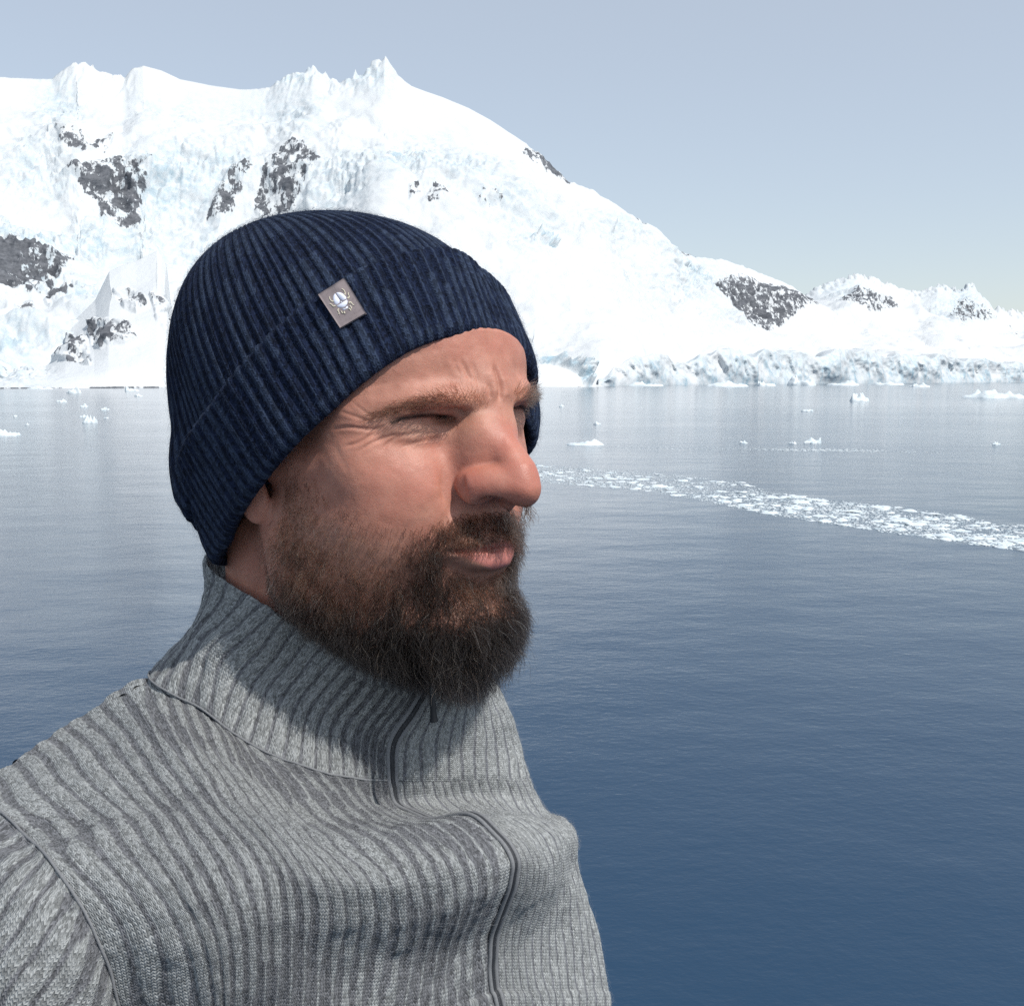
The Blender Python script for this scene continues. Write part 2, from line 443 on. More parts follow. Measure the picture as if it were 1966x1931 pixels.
# glacier fronts: broken ice cliffs standing in the sea
def ice_cliff(name, top, x0, x1, nx, ny, depth, seed, rough=1.0):
    xs = np.linspace(x0, x1, nx); tp = np.array(top, float)
    ys = np.interp(xs, tp[:, 0], tp[:, 1]); yb = shore_row(xs)
    d0 = EYE * FPX / np.maximum(yb - HORIZON, 3.5) * 0.985
    t = np.linspace(0, 1, ny); X, T = np.meshgrid(xs, t, indexing='ij')
    Y = yb[:, None] + (ys - yb)[:, None] * np.minimum(1, T / .72) ** .9
    D = d0[:, None] + depth * np.where(T < .72, T * .25, .18 + (T - .72) * 3.2)
    P = ray_at(X, Y, D)
    P[:, 0, 2] = -2.0
    sc = d0.mean() / 2000.
    cr = ridged(P * np.array([1, 1, .7]), 1 / (30. * sc), 5, seed); bl = fbm(np.stack([P[..., 0], P[..., 1] * .5, P[..., 2] * .2], -1), 1 / (60. * sc), 4, seed + 1)
    f = np.sin(np.pi * np.clip(T / .8, 0, 1)) * rough
    P[..., 1] -= (cr * 8 + bl * 15 + 1.5 * fbm(P, 1 / (9. * sc), 3, seed + 7)) * sc * f
    P[..., 2] += (fbm(P * np.array([1, .2, 0]), 1 / (26. * sc), 3, seed + 2) * 7 * sc) * sstep(.1, .7, T) * rough
    o = mesh_obj(name, P.reshape(-1, 3), grid_faces(nx, ny), SNOW, smooth=True, attrs={'rock': np.zeros(nx * ny), 'ice': (np.clip(.35 + .8 * cr, 0, 1) * np.clip(1.3 - T, 0, 1)).ravel()})
    return tag(o, kind='structure')
ice_cliff('glacier_front', [(1148, 731), (1160, 722), (1180, 694), (1210, 676), (1260, 682), (1300, 690), (1350, 684), (1400, 672), (1450, 680), (1500, 676), (1560, 684), (1620, 672), (1660, 668), (1700, 684), (1760, 682), (1840, 690), (1900, 694), (1966, 700), (2300, 704), (2600, 708)], 1148, 2600, 760, 44, 260, 31)
ice_cliff('glacier_front', [(-1500, 700), (-1000, 684), (-500, 690), (-100, 676), (0, 690), (20, 700), (50, 722), (80, 738)], -1500, 80, 420, 40, 200, 41)
DOME = [(960, 735), (985, 705), (1020, 686), (1050, 682), (1085, 688), (1115, 700), (1135, 718), (1142, 738), (1160, 741)]
dome = range_mesh('snow_hill', DOME, 960, 1160, 90, 60, 90, [], [], .01, seed=51, back=.8, smooth=False, near=.9, bands=[([(1020, 690), (1060, 691), (1095, 701), (1120, 716), (1129, 738)], 9)])  # blue-grey arch painted across the dome's front

# ---- drifting ice
ice_m = NT('sea ice'); _ip = ice_m.n('NewGeometry').outputs['Position']
ice_m.set(ice_m.bsdf.inputs['Base Color'], ice_m.mix(ice_m.ramp(ice_m.noise(_ip, 1.2, 4, .6), [(.35, 0), (.7, 1)]), (0.56, 0.66, 0.71), (0.76, 0.79, 0.80)))
ice_m.p(Roughness=0.55); ice_m.set(ice_m.bsdf.inputs['Normal'], ice_m.bump(ice_m.noise(_ip, 5, 4, .6), .5, .1))
ICE = ice_m.mat

def chunk_shape(seed, flat=.45, sub=2, jag=.45):
    """A weathered lump of ice floating with its lower third under water, unit size."""
    bm = bmesh.new(); bmesh.ops.create_icosphere(bm, subdivisions=sub, radius=.5)
    v = np.array([p.co[:] for p in bm.verts]); f = np.array([[p.index for p in fc.verts] for fc in bm.faces]); bm.free()
    n = fbm(v, 2.3, 3, seed * 3.1)
    v = v * (1 + jag * n)[:, None]
    v[:, 2] *= flat * (1 + .8 * fbm(v * np.array([1, 1, 0]), 2.1, 2, seed + 5))
    v[:, 2] = np.where(v[:, 2] < -.07, -.07 + (v[:, 2] + .07) * .2, v[:, 2])
    return v, f
CHUNKS = [mesh_data('ice_chunk', *chunk_shape(s, fl, 2, jg), ICE, smooth=False) for s, fl, jg in ((1, .5, .5), (2, .35, .4), (3, .7, .55), (4, .3, .35), (5, .45, .6), (6, .55, .45), (7, .25, .3), (8, .6, .5))]

def floe_shape(seed, lumps, aspect, hgt):
    """A low floe: a ragged slab with humps along it, unit length in x."""
    n, m = 44, 16
    a = np.linspace(0, 2 * np.pi, n, endpoint=False); r = np.linspace(0, 1, m)
    A, Rr = np.meshgrid(a, r, indexing='ij')
    k = 1 + .35 * fbm(np.stack([np.cos(A) * 1.4, np.sin(A) * 1.4, 0 * A], -1), 1.0, 3, seed)
    x, y = .5 * Rr * k * np.cos(A), .5 * aspect * Rr * k * np.sin(A)
    h = np.zeros_like(x); g = np.random.default_rng(seed)
    for _ in range(lumps):
        cx, cy, s = g.uniform(-.33, .33), g.uniform(-.25, .25) * aspect, g.uniform(.05, .16)
        h = np.maximum(h, g.uniform(.5, 1) * np.exp(-((x - cx) / s) ** 2 - ((y - cy) / (s * .8 * max(aspect, .5))) ** 2))
    h = (.28 + .72 * h + .18 * fbm(np.stack([x, y, 0 * x], -1), 9, 3, seed + 2)) * hgt * (1 - sstep(.82, 1, Rr)) - .25 * hgt * sstep(.9, 1, Rr)
    V = np.stack([x, y, h], -1)
    F = grid_faces(n, m, True)
    return V.reshape(-1, 3), F

FLOES = [  # photo column and row of the middle of its waterline, width px, height px, label
    (1122, 854, 66, 9, 'low white ice floe with a raised right end, just beside the nose', 3), (1563, 851, 34, 10, 'pointed white ice floe above the pale streak of slush', 3), (1427, 851, 16, 5, 'small ice piece at the left end of the pale slush streak', 2), (1522, 852, 14, 6, 'tiny ice piece just left of the pointed white floe', 2),
    (1912, 854, 14, 6, 'lone small ice piece near the right edge, above the wide brash band', 2), (1146, 815, 16, 6, 'small flat ice piece alone on grey water, upper left of the nose side floe', 2), (1549, 790, 20, 7, 'small humped ice piece alone between the far shore and the pointed floe', 2), (1650, 770, 42, 13, 'tall broken pale blue ice lump standing apart in mid channel', 5),
    (1910, 764, 100, 13, 'long white floe with jagged humps at the far right', 6), (1388, 742, 78, 10, 'long floe with a dark waterline below the glacier front', 4), (1538, 740, 52, 17, 'white peaked iceberg right under the glacier cliff', 4), (1765, 743, 36, 6, 'thin grey floe close to the far right shore', 3), (1240, 741, 60, 8, 'flat floe against the snow bank beside the knit hat', 3), (1468, 741, 38, 9, 'low broken floe left of the peaked iceberg', 4),
    (1624, 740, 56, 8, 'low floe right of the peaked iceberg', 4), (1700, 739, 60, 6, 'flat floe under the middle of the glacier cliff', 3), (9, 836, 48, 10, 'white floe cut by the left picture edge', 3), (174, 812, 26, 12, 'lumpy ice piece with two humps, lowest of the left cluster', 4), (162, 801, 16, 5, 'flat ice piece just above the lumpy two humped piece', 2), (205, 803, 9, 4, 'tiny ice crumb right of the left cluster', 1),
    (200, 787, 16, 6, 'small slab shaped ice piece, right one of a pair by the hat', 2), (162, 782, 17, 7, 'small rounded ice piece, left one of a pair by the hat', 2), (117, 772, 18, 7, 'small ice piece with a flat top at the left of the pair', 2), (29, 800, 8, 5, 'single white ice crumb near the left edge', 1), (142, 755, 28, 10, 'broken white floe below the dark rocks of the pointed hill', 4),
    (82, 747, 50, 5, 'thin long floe along the left shoreline', 3), (252, 751, 24, 7, 'small white floe near the shore beside the hat', 3), (267, 761, 14, 5, 'small flat ice piece nearest the hat on the left', 2), (52, 816, 9, 4, 'faint ice crumb between the left floe and the lumpy piece', 1), (1078, 781, 9, 5, 'dark wet ice crumb beside the hat brim', 2)]
for i, (x, y, w, h, lab, lumps) in enumerate(FLOES):
    c = on_water(x, y); dist = np.linalg.norm(c - CAM_POS)
    wid = w / FPX * dist; hgt = h / FPX * dist
    asp = .7
    V, F = floe_shape(100 + i, lumps, asp, hgt / wid * 1.2)
    o = link(bpy.data.objects.new('ice_floe', mesh_data('ice_floe', V, F, ICE, smooth=False)))
    o.location = (c[0], c[1], 0); o.scale = (wid, wid, wid); o.rotation_euler = (0, 0, random.uniform(-.3, .3))
    tag(o, lab, 'ice floe' if h < 12 else 'iceberg', 'ice floes scattered on the channel')

# the drifting band of brash ice: the largest pieces one by one, the rest as one mass
B_TOP = [(700, 884), (1030, 891), (1249, 906), (1424, 923), (1473, 943), (1560, 955), (1698, 971), (1847, 988), (1922, 1008), (1966, 1004), (2500, 1060)]
B_BOT = [(700, 905), (1035, 926), (1249, 943), (1349, 963), (1498, 993), (1648, 1015), (1847, 1043), (1966, 1058), (2500, 1140)]
bg_ = np.random.default_rng(5)
cl = []
while len(cl) < 22000:
    x = bg_.uniform(760, 2350); t = bg_.random()
    y0, y1 = np.interp(x, *np.array(B_TOP, float).T), np.interp(x, *np.array(B_BOT, float).T)
    y = y0 + (y1 - y0) * t
    w = on_water(x, y)
    dn = fbm(np.array([[w[0] * .05, w[1] * .09, 1.0]]), 3.1, 3, 4)[0] + .25 * fbm(np.array([[w[0], w[1], 0]]), .6, 2, 8)[0]
    edge = min(t, 1 - t)
    if bg_.random() > np.clip(.78 + dn * .8, .05, 1) * np.clip(edge / .07 + .25, 0, 1): continue
    s = .09 + .24 * bg_.random() ** 2.5 + (.3 + .8 * bg_.random() ** 2 if bg_.random() < .022 else 0)
    cl.append((w[0], w[1], s, x))
cl = np.array(cl)
vis = np.where((cl[:, 3] > 1040) & (cl[:, 3] < 1960))[0]
big = vis[np.argsort(-cl[vis, 2] / np.hypot(cl[vis, 0], cl[vis, 1]))[:290]]
for k in big:
    o = link(bpy.data.objects.new('ice_chunk', CHUNKS[int(bg_.integers(8))]))
    s = cl[k, 2]
    o.location = (cl[k, 0], cl[k, 1], 0.0); o.scale = (s * bg_.uniform(1.0, 1.7), s * bg_.uniform(.9, 1.4), s * bg_.uniform(.3, .6)); o.rotation_euler = (0, 0, bg_.uniform(0, 6.28))
    zone = 0 if cl[k, 3] < 1300 else (1 if cl[k, 3] < 1650 else 2); large = s > .62
    where_ = ('in the brash band close to the nose', 'in the middle of the brash band', 'at the right hand end of the brash band')[zone]
    tag(o, ('large white ice slab ' if large else 'small white ice chunk ') + where_, 'ice chunk', ('large slabs ' if large else 'small chunks ') + where_)
rest = np.setdiff1d(np.arange(len(cl)), big)
cv, cf = [], []
sh_ = [chunk_shape(s, fl, 1, .45) for s, fl in ((11, .45), (12, .3), (13, .6), (14, .25))]
off = 0
for k in rest:
    v, f = sh_[k % 4]; a = bg_.uniform(0, 6.28); s = cl[k, 2]
    R2 = np.array([[math.cos(a), -math.sin(a), 0], [math.sin(a), math.cos(a), 0], [0, 0, 1]]) * np.array([s * bg_.uniform(1, 1.7), s * bg_.uniform(.9, 1.4), s * bg_.uniform(.45, .8)])
    cv.append(v @ R2.T + np.array([cl[k, 0], cl[k, 1], 0])); cf.append(f + off); off += len(v)
# thin streak of slush farther out
for _ in range(700):
    x = bg_.normal(1575, 75) if bg_.random() < .8 else bg_.uniform(1150, 1800); y = 864 + (x - 1575) * .012 + bg_.normal() * 1.3
    w = on_water(x, y); v, f = sh_[int(bg_.integers(4))]; s = .12 + .25 * bg_.random()
    cv.append(v * np.array([s * 2.5, s * 1.5, s * .35]) + np.array([w[0], w[1], 0])); cf.append(f + off); off += len(v)
brash = mesh_obj('brash_ice', np.concatenate(cv), np.concatenate(cf), ICE, smooth=False)
tag(brash, 'loose brash ice drifting in a long white band across the channel', 'brash ice', kind='stuff')
# ================================================================ the man: head
# head frame in centimetres: f forward, r to his right, u up; origin between the ears at eye level
HEAD_YAW, HEAD_PITCH, HEAD_ROLL = math.radians(47.0), math.radians(2.6), math.radians(-3.2)
HEAD_T = np.array([-8.2, -4.4, 61.5])

def head_matrix(y, p, r):
    cy, sy = math.cos(y), math.sin(y)
    M = np.stack([[sy, 0, -cy], [-cy, 0, -sy], [0, -1.0, 0]], 1)
    cp, sp = math.cos(p), math.sin(p)
    cr, sr = math.cos(r), math.sin(r)
    return M @ np.array([[cp, 0, -sp], [0, 1, 0], [sp, 0, cp]]) @ np.array([[1, 0, 0], [0, cr, -sr], [0, sr, cr]])

HEAD_R = head_matrix(HEAD_YAW, HEAD_PITCH, HEAD_ROLL)

def head_to_world(p):
    return cam_to_world((np.asarray(p, float) @ HEAD_R.T + HEAD_T) * 0.01)

def world_to_head(p):
    return (world_to_cam(p) * 100 - HEAD_T) @ HEAD_R

def smin(a, b, k):
    h = np.clip(0.5 + 0.5 * (b - a) / k, 0, 1)
    return b * (1 - h) + a * h - k * h * (1 - h)

def smax(a, b, k):
    return -smin(-a, -b, k)

def head_field(F, R, U):
    P = np.stack([F, R, U], -1)
    def ell(c, r, tilt=0.0, yaw=0.0):
        q = P - np.array(c, np.float32)
        if tilt or yaw:
            ct, st = math.cos(tilt), math.sin(tilt); cy, sy = math.cos(yaw), math.sin(yaw)
            f = q[..., 0] * cy + q[..., 1] * sy; rr = -q[..., 0] * sy + q[..., 1] * cy
            q = np.stack([f * ct + q[..., 2] * st, rr, -f * st + q[..., 2] * ct], -1)
        r = np.array(r, np.float32)
        k0 = np.sqrt(((q / r) ** 2).sum(-1)); k1 = np.sqrt(((q / r ** 2) ** 2).sum(-1)) + 1e-6
        return k0 * (k0 - 1) / k1
    def cap(a, b, r0, r1=None):
        r1 = r0 if r1 is None else r1
        a = np.array(a, np.float32); v = np.array(b, np.float32) - a
        q = P - a
        t = np.clip((q @ v) / (v @ v), 0, 1)
        return np.sqrt(((q - t[..., None] * v) ** 2).sum(-1)) - (r0 + (r1 - r0) * t)
    def chain(pts, rad):
        d = None
        for a in range(len(pts) - 1):
            c = cap(pts[a], pts[a + 1], rad[a], rad[a + 1])
            d = c if d is None else np.minimum(d, c)
        return d
    d = ell((-0.6, 0, 4.2), (9.9, 7.7, 8.6))                         # cranium
    d = smin(d, ell((1.6, 0, -3.2), (7.3, 6.3, 9.2)), 2.0)           # face block
    d = smin(d, ell((6.6, 0, 2.6), (2.9, 5.2, 3.4)), 1.6)            # forehead
    d = smin(d, chain([(-0.8, 6.0, -5.0), (0.3, 5.9, -8.2), (4.2, 4.3, -10.4), (7.4, 1.6, -11.6)], [1.1, 1.4, 1.5, 1.6]), 2.2)   # jaw
    d = smin(d, ell((7.0, 0, -11.2), (2.0, 2.3, 1.7)), 1.2)          # chin
    d = smin(d, ell((5.5, 4.1, -3.0), (2.1, 2.0, 1.5), 0, -0.5), 1.6)   # cheekbone
    d = smin(d, cap((5.2, 5.2, -2.6), (0.0, 6.7, -1.8), 0.8, 0.7), 1.4)
    d = smin(d, ell((4.9, 3.5, -5.6), (2.7, 2.5, 3.4)), 2.0)         # cheek
    d = smin(d, ell((6.7, 2.8, -4.2), (2.1, 1.8, 2.5)), 1.4)         # fullness beside the nose
    d = smin(d, ell((2.2, 5.3, -6.3), (2.6, 1.4, 3.4), 0, -0.2), 1.8)   # chewing muscle
    d = smin(d, ell((6.2, 0, -7.0), (3.2, 3.3, 3.2)), 1.6)           # muzzle
    d = smin(d, chain([(9.25, 0.9, 0.75), (9.25, 1.9, 0.65), (8.6, 3.1, 0.75), (7.2, 4.5, 0.85), (6.2, 5.2, 0.4)], [0.75, 0.85, 0.78, 0.65, 0.5]), 0.8)   # brow
    d = smin(d, ell((8.9, 0, 1.5), (0.95, 1.3, 1.2)), 1.0)           # glabella
    d = smin(d, ell((5.2, 4.6, -0.4), (2.0, 1.75, 3.4), 0, -0.3), 1.4)   # temple and outer corner of the eye
    d = smax(d, -ell((9.3, 1.75, -0.65), (1.2, 0.85, 0.8)), 0.45)      # inner eye socket
    d = smin(d, ell((7.2, 3.0, -0.75), (1.32, 1.9, 1.1)), 0.4)       # closed lids over the eyeball
    d = smin(d, chain([(8.3, 1.9, -1.3), (8.1, 3.0, -1.4), (7.2, 4.3, -1.3)], [0.3, 0.42, 0.3]), 0.5)    # lower lid
    d = smin(d, chain([(8.75, 1.6, 0.15), (8.6, 2.5, 0.1), (8.1, 3.6, 0.0), (7.1, 4.7, -0.3)], [0.48, 0.62, 0.62, 0.36]), 0.14)  # hooded upper lid, overhanging the narrowed eye
    # nose
    d = smin(d, chain([(9.25, 0, 0.3), (10.1, 0, -0.7), (11.1, 0, -2.2), (11.75, 0, -3.2)], [0.53, 0.58, 0.72, 0.95]), 0.9)
    d = smin(d, ell((9.2, 0.78, -2.5), (1.5, 0.95, 2.4), -0.25), 0.85)
    n = ell((11.65, 0, -3.75), (1.22, 1.12, 1.05))
    n = smin(n, ell((10.3, 1.35, -3.9), (1.25, 0.72, 0.85), 0.15, -0.3), 1.15)
    n = smin(n, cap((11.4, 0, -4.25), (10.2, 0, -4.75), 0.33), 0.35)
    n = smax(n, -ell((11.0, 1.45, -4.95), (0.75, 0.85, 0.52), 0.1, -0.3), 0.22)
    d = smin(d, n, 0.25)
    d = smax(d, -ell((10.95, 1.0, -4.5), (0.68, 0.46, 0.75), 0.3, -0.3), 0.15)
    d = smax(d, -ell((9.55, 2.25, -4.1), (0.75, 0.16, 0.9), 0.1, -0.4), 0.3)   # crease behind the wing of the nose
    # lips
    up = chain([(9.5, 0, -6.8), (9.35, 0.8, -6.8), (8.95, 1.8, -6.98), (8.4, 2.7, -7.25)], [0.42, 0.42, 0.36, 0.2])
    lo = chain([(9.45, 0, -7.82), (9.3, 0.8, -7.8), (8.9, 1.7, -7.6), (8.3, 2.6, -7.3)], [0.50, 0.46, 0.32, 0.15])
    d = smin(d, up, 0.5)
    d = smin(d, lo, 0.5)
    d = smax(d, -chain([(10.3, 0, -7.22), (10.1, 0.9, -7.24), (9.5, 1.9, -7.28), (8.85, 2.85, -7.3)], [0.36, 0.34, 0.26, 0.12]), 0.16)
    d = smax(d, -cap((9.75, 0, -9.2), (9.0, 1.8, -9.2), 0.35), 0.8)  # hollow under the lip
    # ear lobe, neck
    ear = smin(ell((-1.1, 7.45, -3.6), (0.95, 0.42, 1.25), 0.2, -0.25), ell((-1.9, 7.9, -1.5), (1.6, 0.5, 2.4), 0, -0.3), 0.5)
    d = smin(d, ear, 0.3)
    neck = cap((-3.0, 0, -5), (-5.8, 0, -22), 5.1, 5.2)
    neck = smin(neck, cap((-4.8, 1.2, -4), (-6.0, 1.0, -22), 4.9, 5.0), 1.5)
    neck = smin(neck, cap((-2.6, 4.6, -5.5), (0.2, 1.2, -19), 1.1), 1.2)
    d = smin(d, neck, 1.6)
    return d

def surface_nets(vol, origin, h):
    """Vertices and quads of the zero level of vol (negative inside)."""
    s = vol < 0
    nx, ny, nz = vol.shape
    c = [s[dx:nx - 1 + dx, dy:ny - 1 + dy, dz:nz - 1 + dz] for dx in (0, 1) for dy in (0, 1) for dz in (0, 1)]
    cnt = np.zeros(c[0].shape, np.int8)
    for a in c: cnt += a
    act = (cnt > 0) & (cnt < 8)
    idx = np.argwhere(act)
    ids = np.full(act.shape, -1, np.int64); ids[act] = np.arange(len(idx))
    acc = np.zeros((len(idx), 3)); num = np.zeros(len(idx))
    corner = np.array([(dx, dy, dz) for dx in (0, 1) for dy in (0, 1) for dz in (0, 1)])
    val = np.stack([vol[idx[:, 0] + a, idx[:, 1] + b, idx[:, 2] + g] for a, b, g in corner], 1)
    for i in range(8):
        for j in range(i + 1, 8):
            if np.abs(corner[i] - corner[j]).sum() != 1: continue
            a, b = val[:, i], val[:, j]
            m = (a < 0) != (b < 0)
            t = np.where(m, a / np.where(a == b, 1, a - b), 0)
            acc += np.where(m[:, None], corner[i] + t[:, None] * (corner[j] - corner[i]), 0)
            num += m
    V = (idx + acc / num[:, None]) * h + origin
    quads = []
    for ax in range(3):
        sl0 = [slice(None)] * 3; sl1 = [slice(None)] * 3
        sl0[ax] = slice(0, -1); sl1[ax] = slice(1, None)
        a, b = s[tuple(sl0)], s[tuple(sl1)]
        e = np.argwhere(a != b)
        o1, o2 = [(1, 2), (2, 0), (0, 1)][ax]
        ok = (e[:, o1] > 0) & (e[:, o2] > 0) & (e[:, o1] < vol.shape[o1] - 1) & (e[:, o2] < vol.shape[o2] - 1)
        e = e[ok]
        def at(d1, d2):
            q = e.copy(); q[:, o1] += d1; q[:, o2] += d2
            return ids[q[:, 0], q[:, 1], q[:, 2]]
        q = np.stack([at(-1, -1), at(0, -1), at(0, 0), at(-1, 0)], 1)
        flip = ~a[e[:, 0], e[:, 1], e[:, 2]]
        q[flip] = q[flip][:, ::-1]
        quads.append(q)
    Q = np.concatenate(quads)
    return V, Q[(Q >= 0).all(1)]

VOX = 0.11
gf = np.arange(-11.0, 13.4, VOX, dtype=np.float32)
gr = np.arange(0.0, 9.2, VOX, dtype=np.float32)
gu = np.arange(-19.0, 8.2, VOX, dtype=np.float32)
vol = np.empty((len(gf), len(gr), len(gu)), np.float32)
for a in range(0, len(gf), 24):
    vol[a:a + 24] = head_field(*np.meshgrid(gf[a:a + 24], gr, gu, indexing='ij'))
vol[:, :, :1] = 1.0; vol[:, :, -1:] = 1.0
vol = np.concatenate([vol[:, :0:-1], vol], 1)
HV0, HQ = surface_nets(vol, np.array([gf[0], -gr[-1], gu[0]]), VOX)
del vol
# landmarks of this particular face: model point (cm) and where it is seen in the photograph
LAND = [((8.75, 1.75, -.62), (856, 803)), ((7.6, 4.4, -.72), (748, 814)), ((8.5, 3.1, -.5), (805, 797)),
        ((9.45, .9, .75), (915, 772)), ((9.4, 1.9, .6), (868, 766)), ((8.8, 3.1, .8), (798, 766)), ((7.6, 4.5, .85), (724, 782)),
        ((9.85, 0, 1.4), (955, 738)), ((9.65, 0, .2), (955, 783)), ((10.65, -.35, -.7), (974, 817)), ((11.75, -.4, -2.2), (1004, 864)),
        ((12.75, -.3, -3.6), (1035, 930)), ((12.0, 0, -4.75), (1013, 974)), ((10.1, 2.1, -3.95), (886, 932)), ((10.3, 1.7, -4.7), (906, 972)),
        ((10.9, .9, -4.75), (956, 960)), ((10.25, 0, -5.1), (983, 982)), ((8.75, 2.8, -7.3), (852, 1060)), ((9.85, 0, -7.2), (966, 1052)),
        ((9.7, .6, -8.3), (940, 1097)), ((9.2, .3, -9.2), (925, 1124)),
        ((-1.1, 7.5, -4.7), (492, 1002)), ((8.2, -3.0, -.6), (984, 777))]
ANCH = [(-10, 0, 3), (-6, 6, 3), (-6, -6, 3), (0, 7.5, 4), (0, -7.5, 4), (0, 0, 12), (-2, 6, -15), (-2, -6, -15), (3, -4, -16), (3, 4, -16), (4, 6, 4), (8, 3.5, 5),
        (9.4, 0, 5.5), (8, -3.5, 5), (4, -6, 4), (3, 6.2, -5.5), (3, -6.2, -5.5), (5, 4.5, -10.5), (5, -4.5, -10.5), (8.8, 0, -11.5), (7.4, 0, -13), (5.5, 5.0, -2.8)]
FAR_EDGE = [(742, 1019), (800, 1003), (830, 1006), (864, 1012), (905, 1016)]     # outline of the far cheek: row, column

def rbf_warp(src, dsp, soft=0.15):
    src, dsp = np.array(src, float), np.array(dsp, float)
    K = np.linalg.norm(src[:, None] - src[None], axis=-1) - soft * np.eye(len(src))
    w = np.linalg.solve(K, dsp)
    def warp(p):
        out = np.array(p, float)
        for a in range(0, len(out), 50000):
            q = out[a:a + 50000]
            out[a:a + 50000] = q + np.linalg.norm(q[:, None] - src[None], axis=-1) @ w
        return out
    return warp

def shift_to(m, px):
    """The sideways shift (cm, head frame) that brings model point m onto the sight line of a photo pixel."""
    c = np.asarray(m, float) @ HEAD_R.T + HEAD_T
    tgt = np.array([(px[0] - W_PX / 2) / FPX * c[2], (px[1] - H_PX / 2) / FPX * c[2], c[2]])
    return (tgt - c) @ HEAD_R

def make_warp():
    src = [np.array(m, float) for m, _ in LAND]; dsp = [shift_to(m, px) for m, px in LAND]
    q = project(head_to_world(HV0)); far = (HV0[:, 1] < -1.5) & (HV0[:, 0] > 2)
    for y, x in FAR_EDGE:
        k = np.where(far & (np.abs(q[:, 1] - y) < 3))[0]
        k = k[np.argmax(q[k, 0])]
        src.append(HV0[k]); dsp.append(shift_to(HV0[k], (x, y)))
    for u, px in ((-6.6, (985, 1036)), (-7.25, (977, 1053)), (-7.85, (983, 1069)), (-8.6, (970, 1094))):     # outline of the lips
        k = np.where((np.abs(HV0[:, 2] - u) < .06) & (HV0[:, 0] > 6) & (HV0[:, 1] < 2))[0]
        k = k[np.argmax(q[k, 0])]
        src.append(HV0[k]); dsp.append(shift_to(HV0[k], px))
    for m in ANCH:
        src.append(np.array(m, float)); dsp.append(np.zeros(3))
    return rbf_warp(src, dsp)

WARP = make_warp()

# finer faces where the picture shows skin, put back on the true surface
def refine(V, Q, sel):
    q = Q[sel]
    e = np.concatenate([q[:, [0, 1]], q[:, [1, 2]], q[:, [2, 3]], q[:, [3, 0]]])
    e.sort(axis=1)
    u, inv = np.unique(e, axis=0, return_inverse=True)
    inv = inv.reshape(4, -1)
    n0 = len(V); mid = V[u].mean(1); cen = V[q].mean(1)
    a, b, c, d = n0 + inv; m = n0 + len(u) + np.arange(len(q))
    new = np.concatenate([np.stack([q[:, 0], a, m, d], 1), np.stack([a, q[:, 1], b, m], 1), np.stack([m, b, q[:, 2], c], 1), np.stack([d, m, c, q[:, 3]], 1)])
    V2 = np.concatenate([V, mid, cen])
    # vertices that only one selected face uses lie on the border: leave them
    cnt = np.bincount(inv.ravel(), minlength=len(u))
    free = np.zeros(len(V2), bool); free[n0:n0 + len(u)] = cnt > 1; free[n0 + len(u):] = True
    p = V2[free]
    for _ in range(2):
        h = 0.02
        f = lambda t: head_field(t[:, 0].astype(np.float32), np.abs(t[:, 1]).astype(np.float32), t[:, 2].astype(np.float32))
        d0 = f(p)
        g = np.stack([f(p + np.eye(3)[k] * h) - d0 for k in range(3)], 1) / h
        p = p - np.clip(d0 / np.maximum((g ** 2).sum(1), 0.2), -.04, .04)[:, None] * g
    V2[free] = p
    return V2, np.concatenate([Q[~sel], new])

_c = HV0[HQ].mean(1)
_q = project(head_to_world(WARP(_c)))
_s = (_q[:, 0] > 600) & (_q[:, 0] < 1050) & (_q[:, 1] > 620) & (_q[:, 1] < 1120) & (_c[:, 0] > 3.5) & (_c[:, 1] > -5.5)
HV0, HQ = refine(HV0, HQ, _s)
HV = WARP(HV0)

def vnormals(V, Q):
    n = np.cross(V[Q[:, 2]] - V[Q[:, 0]], V[Q[:, 3]] - V[Q[:, 1]])
    N = np.zeros_like(V)
    for k in range(4):
        for a in range(3):
            N[:, a] += np.bincount(Q[:, k], n[:, a], len(V))
    return N / np.maximum(np.linalg.norm(N, axis=1, keepdims=True), 1e-9)

HN = vnormals(HV, HQ)
# ---- creases, carved into the surface where the photograph shows them: points, depth cm, half width px
CREASE = [([(746, 812), (718, 824), (668, 820), (640, 824)], .075, 3.2), ([(737, 821), (720, 831), (692, 848), (660, 858)], .07, 3.2),
          ([(770, 832), (737, 841), (711, 852), (688, 868)], .06, 3.2), ([(804, 831), (770, 837), (748, 848), (732, 866)], .055, 3.2),
          ([(716, 812), (683, 800), (652, 789)], .04, 3.2), ([(725, 806), (700, 790), (676, 772)], .025, 3.2), ([(850, 838), (815, 846), (785, 853), (762, 866)], .03, 4),
          ([(949, 698), (956, 726), (960, 748), (957, 772)], .13, 4.2), ([(937, 736), (940, 752), (941, 766)], .06, 3.5),
          ([(885, 690), (893, 711), (905, 732)], .05, 4.5), ([(906, 694), (913, 716), (920, 738)], .03, 4.0), ([(872, 690), (876, 706), (886, 722)], .03, 4.5),
          ([(915, 812), (940, 818), (960, 828)], .006, 3), ([(879, 935), (872, 968), (852, 1003), (838, 1030)], .06, 9),
          ([(760, 690), (830, 672), (900, 668)], .006, 5),
          ([(853, 1061), (880, 1059), (915, 1057), (950, 1056), (976, 1050)], .12, 3.5), ([(744, 812), (770, 803), (800, 795), (830, 787), (850, 782)], .05, 3.0),
          ([(690, 745), (720, 740), (750, 733)], .012, 4), ([(640, 850), (655, 880), (668, 910)], .01, 5)]
